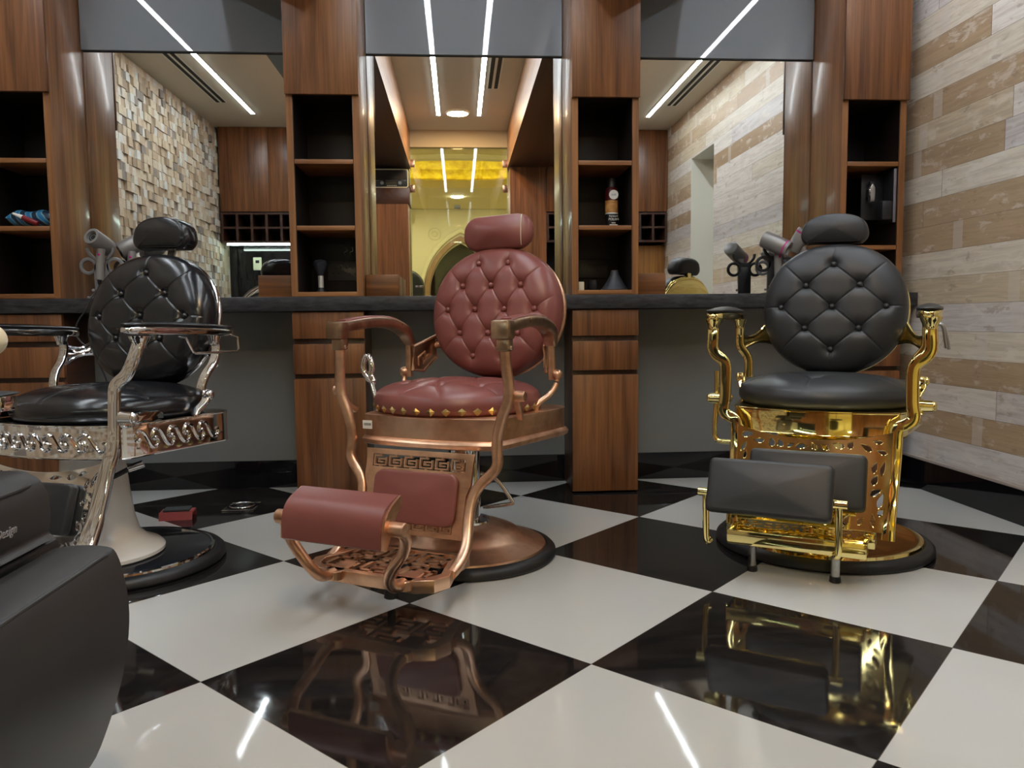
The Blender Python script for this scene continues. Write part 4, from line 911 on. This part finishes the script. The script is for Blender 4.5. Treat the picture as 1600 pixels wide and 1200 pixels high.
RED = dict(kind='red', metal='copper', metal2='copper_dark', apron='copper', basemat='copper', leather='red', R=.30, zb=.391, fx=.240, bx=.300, bow=.022, seat=(.268, .262), seat_off=(-.02, 0),
    back=(.022, .205, .800), br=(.238, .222), recline=10, head=dict(c=(.018, .245, 1.072), tilt=8, lean=.03), panel=dict(top=(0, -.276, .385), bot=(0, -.336, .150), cush=(-.138, .142, -.212, -.060)))
gp = [(.310, -.262, .735), (.310, -.265, .71), (.312, -.266, .675), (.300, -.267, .652), (.276, -.268, .634), (.268, -.268, .610), (.268, -.268, .560), (.269, -.268, .510), (.274, -.268, .486), (.272, -.27, .468), (.258, -.272, .456), (.238, -.274, .447), (.230, -.276, .430), (.229, -.282, .380), (.226, -.305, .300), (.222, -.340, .225), (.220, -.362, .165), (.219, -.370, .130)]
GOLD = dict(kind='gold', metal='gold', metal2='gold', apron='gold', leather='black_matte', R=.347, zb=.405, fx=.250, bx=.292, bow=.035, seat=(.272, .262), back=(.002, .20, .800), br=(.237, .230), recline=8,
    head=dict(c=(-.005, .245, 1.078), tilt=4, w=.225, h=.105, lean=0), arm=(-.300, .11), za=.790, ax=.305, post=gp,
    rear=[(.300, .085, .735), (.300, .090, .700), (.297, .092, .665), (.272, .095, .628), (.268, .096, .590), (.268, .096, .556)], kx=.278,
    panel=dict(top=(0, -.284, .424), bot=(0, -.366, .150), wt=.222, wb=.212, cush=(-.175, .158, -.235, -.068)),
    plate=dict(cx=-.02, z=.140, w=.37, y0=-.47, y1=-.325, legs=(-.150, .085), ly=-.405), pad=dict(c=(-.085, -.505, .272), w=.345, h=.160, n=(.40, .92)))
sp_ = [(.312, -.215, .728), (.312, -.225, .705), (.300, -.235, .660), (.278, -.238, .622), (.246, -.238, .600), (.240, -.240, .575), (.238, -.242, .520), (.238, -.245, .470), (.240, -.25, .440), (.236, -.255, .405), (.228, -.265, .370), (.226, -.285, .310), (.228, -.315, .240), (.232, -.355, .175), (.238, -.400, .135), (.24, -.43, .12)]
SILV = dict(kind='silver', metal='chrome', metal2='chrome', apron='chrome', leather='black_shiny', R=.325, zb=.385, fx=.262, bx=.305, bow=.03, seat=(.278, .27), back=(-.012, .200, .785), br=(.242, .225), recline=13,
    head=dict(c=(-.002, .275, 1.072), tilt=6, w=.225, h=.110, lean=0), arm=(-.275, .195), za=.758, arise=-.03, ax=.312, post=sp_,
    rear=[(.305, .115, .722), (.305, .125, .690), (.303, .110, .645), (.298, .080, .612), (.292, .062, .575), (.290, .060, .545)], kx=.262,
    panel=dict(top=(0, -.265, .375), bot=(0, -.345, .145), wt=.218, wb=.212, cush=(-.16, .16, -.20, -.058)),
    pscl=lambda t: 1.0 if t < .5 else 1+.7*(t-.5)*2,
    plate=dict(cx=0, z=.135, w=.40, y0=-.50, y1=-.34, legs=(-.12, .12), ly=-.42), pad=dict(c=(0, -.55, .27), w=.34, h=.16, n=(.40, .92)))
barber_chair('barber_chair', 'dark red tufted leather barber chair with antique copper frame', (0.01, 2.53), 28, RED)
barber_chair('barber_chair', 'black tufted leather barber chair with polished gold frame beside the plank wall', (1.223, 2.53), 32, GOLD)
barber_chair('barber_chair', 'shiny black tufted barber chair with chrome frame and white column base', (-1.106, 2.54), 20, SILV)

# ================================================================ near black recliner at the left edge
nc = thing('recliner_chair', 'black padded recliner with hanging leg rest, cut off by the left picture edge', 'salon chair', (-.92, .95, 0))
def loc(p): return (p[0]+.92, p[1]-.95, p[2])
def pad_y(name, sec, y0, y1, mat, parent, inset=.018, rnd_=.03):
    """upholstered block: (x,z) section run along y with rounded ends"""
    P_ = [(p.x, p.z) for p in smooth([(u, 0, v) for u, v in sec], 72, True)]; cu = sum(p[0] for p in P_)/len(P_); cv = sum(p[1] for p in P_)/len(P_)
    lv = []
    for i in range(6): a = PI/2*i/5; lv.append((y0+rnd_*(1-math.sin(a)), 1-.14*(1-math.sin(a))-.02*(1-math.sin(a))))
    for i in range(1, 5): lv.append((y0+rnd_+(y1-y0-2*rnd_)*i/5, 1))
    for i in range(6): a = PI/2*(1-i/5); lv.append((y1-rnd_*(1-math.sin(a)), 1-.16*(1-math.sin(a))))
    n = len(P_); g = MB(); vs = [loc((cu+(u-cu)*s_, y, cv+(v-cv)*s_)) for y, s_ in lv for u, v in P_]
    fs = [(i*n+q, i*n+(q+1) % n, (i+1)*n+(q+1) % n, (i+1)*n+q) for i in range(len(lv)-1) for q in range(n)]
    fs += [tuple(range(n)), tuple((len(lv)-1)*n+q for q in range(n))]
    return g.add(vs, fs).done(name, mat, parent, 50)
lr = pad_y('leg_rest', [(-.640, .405), (-.632, .420), (-.60, .426), (-.555, .424), (-.536, .412), (-.524, .36), (-.522, .30), (-.535, .22), (-.560, .14), (-.592, .07), (-.63, .052), (-.665, .07), (-.668, .14), (-.655, .24), (-.646, .32)], .66, 1.222, 'charcoal', nc)
MB().tube([loc((-.5405, y, .4165)) for y in (.68, .8, .95, 1.1, 1.19)]+[loc((-.545, 1.212, .40)), loc((-.55, 1.217, .36)), loc((-.565, 1.217, .25)), loc((-.60, 1.214, .12))], .0035, 40, seg=8).done('piping', 'charcoal', lr)
st_ = pad_y('seat', [(-.668, .425), (-.656, .44), (-.652, .47), (-.656, .505), (-.675, .530), (-.72, .538), (-.85, .532), (-1.0, .520), (-1.15, .515), (-1.2, .50), (-1.2, .44), (-1.15, .425), (-.9, .42)], .66, 1.262, 'charcoal', nc)
MB().tube([loc((-.662, y, .520)) for y in (.69, .8, .95, 1.1, 1.21)]+[loc((-.675, 1.242, .520)), loc((-.72, 1.250, .526)), loc((-.85, 1.252, .518))], .003, 40, seg=8).done('piping', 'charcoal', st_)
text('embroidery', 'Beauty Design', .019, frame(loc((-.6512, 1.165, .470)), (0, 1, 0), (0, 0, 1)), 'silver_ink', st_, .35, .0008, 'RIGHT')
MB().cyl(loc((-.665, .64, .412)), loc((-.665, 1.285, .412)), .013).done('hinge_bar', 'rubber', nc)
for s_, y in ((1, 1.31), (-1, .60)):
    am = pad_y('armrest', [(-1.2, .630), (-1.2, .652), (-1.0, .660), (-.755, .658), (-.738, .650), (-.738, .638), (-.755, .632), (-1.0, .630)], y-.033, y+.033, 'charcoal', nc, rnd_=.015)
    MB().tube([loc((x, y, z)) for x, z in ((-.748, .628), (-.79, .626), (-1.0, .624), (-1.18, .624))], .007, 12).done('arm_rail', 'chrome', am)
    MB().box(*sum([[a, b_] for a, b_ in zip(loc((-.738, y-.024, .628)), loc((-.731, y+.024, .653)))], []), bev=.003).done('end_cap', 'chrome', am)
    for x in (-1.12, -.86): MB().sweep([loc((x, y, .615)), loc((x-.01, y, .52)), loc((x-.01, y-.05*s_, .43))], rrect(.03, .014, .004), (0, 1, 0), 12).done('arm_support', 'chrome', nc)
MB().tube([loc((-.80, 1.31, .655)), loc((-.77, 1.30, .70)), loc((-.735, 1.265, .742))], .006, 12).done('lever', 'chrome', nc)
MB().ball(loc((-.722, 1.25, .744)), .025).done('lever_knob', 'cream', nc)
bk_ = MB().cushion(rrect(.56, .66, .08, 6), frame(loc((-1.235, .955, .86)), (0, 1, 0), (-.28, 0, 1)), .11, (.08,), .03, rect=True).done('backrest', 'charcoal', nc)
MB().box(*sum([[a, b_] for a, b_ in zip(loc((-1.18, .70, .385)), loc((-.70, 1.22, .423)))], []), bev=.01).done('seat_frame', 'black_plastic', nc)
MB().lathe([(0, 0), (.30, 0), (.305, .01), (.29, .022), (.07, .04), (.06, .06), (.06, .387), (0, .387)], loc((-.95, .95, 0)), 56).done('base', 'chrome', nc)

# ================================================================ things on the counter
def cyl_y(p0, p1, r): return MB().cyl(p0, p1, r)
def stand(x, y, mat, lab, z=.8775):
    o = thing('dryer_stand', lab, 'stand', (x, y, z), 0)
    fr = frame((0, 0, 0), (1, 0, 0), (0, 0, 1))
    g = MB(); g.prism(rrect(.064, .150, .012, 4, 0, .075), fr, -.006, .006, .002); g.box(-.045, .045, -.05, .05, 0, .008, bev=.003)
    g.prism([(-.03, .148), (.03, .148), (.022, .172), (-.022, .172)], fr, -.006, .006, .002)
    g.done('plate', mat, o)
    for s_ in (-1, 1):
        MB().sweep([(s_*.055+.030*math.cos(a), 0, .138+.030*math.sin(a)) for a in [2*PI*i/28 for i in range(28)]], rrect(.014, .012, .003, 2), (0, 1, 0), closed=True).done('ring_holder', mat, o)
        MB().sweep([(s_*.018, 0, .165), (s_*.036, -.004, .178), (s_*.050, -.006, .196), (s_*.054, -.008, .214)], rrect(.012, .014, .003), (0, 1, 0), 20).done('cradle_arm', mat, o)
        MB().cyl((s_*.026, .0, .035), (s_*.026, -.035, .035), .006).done('peg', mat, o)
    return o
def dryer(lab, front, back, handle, r=.036, col='dryer', cable=None, nose='hole', band=False):
    f, b = Vector(front), Vector(back); ax = (b-f).normalized(); Ln = (b-f).length
    o = thing('hair_dryer', lab, 'hair dryer', (0, 0, 0), 0)
    q = ax.to_track_quat('Z', 'Y').to_matrix().to_4x4(); q.translation = f
    MB().lathe([(r*.62, .003), (r*.66, 0), (r*.94, 0), (r, .004), (r, Ln-.012), (r*.96, Ln-.004), (r*.8, Ln), (0, Ln)], seg=36, mat=q).lathe([(r*.62, .003), (r*.60, .020), (0, .020)], seg=36, mat=q).done('barrel', col, o)
    MB().lathe([(r*.605, .012), (r*.55, .010), (r*.5, .013)], seg=36, mat=q).lathe([(r*.38, .013), (r*.33, .010), (r*.27, .013)], seg=36, mat=q).done('outlet_ring', 'grey_plastic', o)
    MB().lathe([(0, .0195), (r*.6, .0195), (r*.6, .012), (0, .012)], seg=36, mat=q).done('outlet', nose, o)
    MB().lathe([(r+.0012, .014), (r+.0012, .019), (r, .020), (r, .013)], seg=36, mat=q).done('band', 'magenta', o) if band else None
    h0, h1 = Vector(handle[0]), Vector(handle[1])
    MB().cyl(h0, h1, .0175, .016, 28).done('handle', col, o)
    d_ = (h1-h0).normalized(); side = Vector((0, -1, 0)); p = h0+d_*.025+side*.0165
    MB().ball(p, .006, (1, .5, 1)).done('switch', 'magenta', o)
    MB().cyl(h1, h1+d_*.02, .010, .006).done('cord_guard', 'black_plastic', o)
    if cable: MB().tube([h1+d_*.015]+[Vector(c_) for c_ in cable], .0035, 60, seg=8).done('cord', 'rubber', o)
    return o
stand(-1.51, 3.445, 'grey_plastic', 'grey plastic dryer stand beside the chrome framed chair')
dryer('grey hair dryer on the grey stand, round outlet facing the room', (-1.517, 3.375, 1.135), (-1.488, 3.475, 1.090), ((-1.497, 3.412, 1.085), (-1.505, 3.405, .955)), cable=[(-1.512, 3.39, .91), (-1.516, 3.352, .885), (-1.53, 3.342, .84), (-1.57, 3.335, .78), (-1.58, 3.335, .73), (-1.555, 3.335, .69), (-1.52, 3.34, .66), (-1.48, 3.345, .56), (-1.46, 3.345, .48)])
stand(-1.425, 3.575, 'black_plastic', 'black dryer stand behind the chrome framed chair')
dryer('grey hair dryer lying on the black stand behind the chrome framed chair', (-1.475, 3.545, 1.085), (-1.390, 3.590, 1.140), ((-1.425, 3.545, 1.085), (-1.425, 3.535, .955)), r=.038, cable=[(-1.41, 3.52, .90), (-1.35, 3.49, .886), (-1.30, 3.5, .883)])
stand(1.445, 3.50, 'black_plastic', 'black dryer stand left of the gold framed chair')
dryer('grey hair dryer on the black stand, dark outlet towards the right', (1.468, 3.405, 1.070), (1.378, 3.475, 1.128), ((1.44, 3.452, 1.07), (1.443, 3.455, .945)), r=.038, band=True, cable=[(1.47, 3.43, .90), (1.53, 3.42, .885), (1.6, 3.43, .883)])
stand(1.56, 3.585, 'grey_plastic', 'grey dryer stand behind the gold framed chair back')
dryer('grey hair dryer with pink switch just behind the gold chair headrest', (1.588, 3.505, 1.168), (1.545, 3.545, 1.075), ((1.585, 3.525, 1.095), (1.60, 3.52, .965)), r=.034, band=True, cable=[(1.62, 3.5, .91), (1.65, 3.52, .886), (1.66, 3.55, .883)])

# ---------------------------------------------------------------- things in the shelves
def bag():
    g = MB(); n = 20; vs = []
    for side in (1, -1):
        for i in range(n+1):
            for j in range(n+1):
                u, v = i/n*2-1, j/n*2-1
                h = max(0, (1-u**4)*(1-v**4))**.5*(.037*(1+.12*math.sin(6*u+2*v)) if side > 0 else .036); vs.append((u*.098, v*.07, .037+side*h))
    N_ = (n+1)**2
    for s_ in range(2):
        g.add([], [])
    fs = [(s_*N_+i*(n+1)+j, s_*N_+(i+1)*(n+1)+j, s_*N_+(i+1)*(n+1)+j+1, s_*N_+i*(n+1)+j+1) for s_ in range(2) for i in range(n) for j in range(n)]
    g.add(vs, fs); bmesh.ops.remove_doubles(g.b, verts=g.b.verts, dist=1e-5)
    o = g.done('wipes_packet', 'blue_bag'); o.location = (-1.790, 3.50, 1.1775+.0005); tag(o, 'blue and teal striped packet on the far left shelf', 'packet')
bag()
tu = thing('nozzle_tube', 'maroon tube with white tip leaning on the striped packet', 'tube', (-1.80, 3.412, 1.1775))
MB().cyl((.055, 0, .012), (-.005, 0, .038), .011).done('body', 'maroon', tu); MB().cyl((-.006, 0, .0385), (-.045, 0, .055), .009, .004).done('tip', 'white', tu)
br = thing('shaving_brush', 'shaving brush with dark bristles and silver ribbed handle on shelf', 'brush', (-.604, 3.50, .8985))
MB().lathe([(0, 0), (.020, 0), (.021, .006), (.014, .018), (.012, .022), (0, .022)], seg=28).done('base', 'black_plastic', br)
MB().lathe([(0, .022)]+[(.0115+.001*(i % 2), .022+.052*i/16) for i in range(17)]+[(0, .074)], seg=28).done('handle', plain('ribbed_silver', (.75, .74, .7, 1), .3, .4), br)
MB().lathe([(0, .074), (.012, .074), (.018, .090), (.030, .120), (.031, .132), (.022, .142), (0, .146)], seg=28).done('bristles', 'black_soft', br)
can = thing('spray_can', 'dark spray can of furniture polish standing on the upper shelf', 'spray can', (.690, 3.50, 1.1775))
MB().lathe([(0, 0), (.028, 0), (.029, .004), (.029, .0600), (.0288, .0605), (0, .0605)], seg=40).done('lower_label', plain('label_black', (.008, .007, .008, 1), .35), can)
MB().lathe([(0, .061), (.029, .061), (.029, .066), (0, .066)], seg=40).done('white_band', 'white', can)
MB().lathe([(0, .0665), (.029, .0665), (.029, .120), (0, .120)], seg=40).done('wood_label', wood('label_wood', L3(150, 92, 40), L3(222, 170, 100), 'X', .35), can)
MB().lathe([(0, .1205), (.029, .1205), (.029, .160), (.026, .172), (.021, .178), (0, .178)], seg=40).done('shoulder', plain('label_red', L3(74, 14, 20), .35), can)
MB().lathe([(0, .178), (.020, .178), (.020, .214), (.016, .220), (0, .221)], seg=32).done('cap', 'black_plastic', can)
MB().cyl((.004, -.0285, .144), (.004, -.0302, .144), .021).done('round_badge', 'white', can)
fc = frame((.003, -.0298, 0), (1, 0, 0), (0, 0, 1))
text('lettering', 'Furniture', .0105, fc @ Matrix.Translation((0, .050, 0)), 'white', can, 0, .0006)
text('lettering', 'POLISH', .0145, fc @ Matrix.Translation((0, .036, 0)), 'white', can, .2, .0006)
for z, w_ in ((.020, .018), (.012, .036), (.006, .032)): MB().prism(rrect(w_, .003, .001, 2, 0, z), fc, 0, .0006).done('small_print', 'white', can, 0)
text('lettering', 'dulb', .013, frame((.004, -.0304, .144), (1, 0, 0), (0, 0, 1)), plain('badge_ink', L3(120, 130, 150), .5), can, 0, .0004)
cn = MB().lathe([(0, .012), (.052, .006), (.060, 0), (.062, .004)]+[(.060-.040*(i/14)**.8+.0012*(i % 2), .008+.062*i/14) for i in range(15)]+[(.018, .088), (.014, .090), (0, .088)], (0, 0, 0), 48).done('cone_nozzle', plain('slate_plastic', L3(58, 60, 66), .45)); cn.location = (.700, 3.48, .8985); tag(cn, 'ribbed dark grey cone nozzle standing on the lower shelf', 'nozzle')
jr = thing('jar', 'small dark round jar left of the grey cone', 'jar', (.600, 3.47, .8985))
MB().lathe([(0, 0), (.021, 0), (.023, .003), (.023, .030), (0, .030)], seg=32).done('body', plain('dark_blue_jar', L3(24, 26, 34), .3), jr); MB().lathe([(0, .0302), (.020, .0302), (.020, .044), (.018, .046), (0, .046)], seg=32).done('lid', 'black_plastic', jr)
o = MB().box(.523, .553, 3.42, 3.45, .8985, .936, bev=.003).done('soap_block', 'cream'); tag(o, 'small cream block at left corner of the lower shelf', 'block')
hk = thing('wall_hook', 'thin silver double hook on shelf back above the grey socket', 'hook', (-.505, 3.6845, 1.10))
for x in (-.012, .014): MB().tube([(x, -.002, .014), (x+.004, -.012, .012), (x+.006, -.012, -.004), (x-.006, -.010, -.010), (x-.004, -.004, -.022)], .0018, 20, seg=6).done('prong', 'steel', hk)
cp = thing('clipper_holder', 'black wall holder on the inside of the rightmost cabinet', 'holder', (1.9495, 3.46, 1.19))
MB().box(-.012, -.0005, -.065, .06, 0, .235, bev=.003).done('back_plate', 'black_plastic', cp); MB().box(-.060, -.0125, -.064, -.02, .012, .095, bev=.004).done('pocket', 'black_plastic', cp)
MB().box(-.115, -.0125, .02, .03, .02, .225, bev=.003).done('wing', 'black_plastic', cp)
MB().box(-.0125, .0, -.0665, -.0652, 0, .235, bev=.0004).done('edge_trim', plain('lilac_edge', L3(120, 112, 116), .3), cp)
hcl = thing('hair_clipper', 'silver hair clipper hanging in the black holder', 'hair clipper', (1.868, 3.464, 1.285))
MB().prism([(-.012, 0), (.010, .002), (.014, .045), (.012, .066), (0, .085), (-.013, .064), (-.010, .040)], frame((0, -.012, 0), (1, 0, 0), (0, 0, 1)), -.010, .010, .003).done('body', plain('clipper_steel', (.5, .5, .52, 1), .25, .9), hcl)
MB().box(-.010, .010, -.016, .004, .078, .093, bev=.002).done('blade', 'black_plastic', hcl); MB().tube([(-.014, -.024, .06), (-.017, -.026, .045), (-.013, -.024, .03)], .002, 10, seg=6).done('taper_lever', 'chrome', hcl)
MB().box(-.012, .012, -.002, .020, .02, .06, bev=.002).done('grip', 'black_plastic', hcl)

# ---------------------------------------------------------------- things on the floor
sc = thing('floor_scrubber', 'small red scrubber with grey sponge top on the black tile', 'scrubber', (-1.125, 3.12, 0), math.radians(7))
MB().add([], []).prism([(-.045, 0), (-.036, .030), (.036, .030), (.045, 0), (.040, 0), (.033, .024), (-.033, .024), (-.040, 0)], frame((-.062, 0, 0), (0, 1, 0), (0, 0, 1)), 0, .124, .001).done('tray', 'red_plastic', sc)
MB().box(-.050, .050, -.030, .030, .0305, .040, bev=.004).done('sponge', 'sponge', sc)
dr = thing('floor_hatch', 'floor hatch cover with chrome ring handle on the black tile', 'floor hatch', (-.918, 3.28, 0))
MB().box(-.060, .060, -.072, .072, .0005, .0025, bev=.0005).done('plate', 'black_gloss', dr)
fm = MB(); fm.box(-.064, .064, -.076, -.0725, .0005, .005, bev=.001); fm.box(.0605, .064, -.0725, .076, .0005, .005, bev=.001); fm.box(-.064, .0605, .0725, .076, .0005, .003, bev=.001); fm.box(-.064, -.0605, -.0725, .0725, .0005, .003, bev=.001)
fm.done('frame', 'chrome', dr); MB().tube([(.050*math.cos(a), .052*math.sin(a), .007) for a in [2*PI*i/40 for i in range(40)]], .0038, closed=True, seg=10).done('ring_handle', 'chrome', dr)
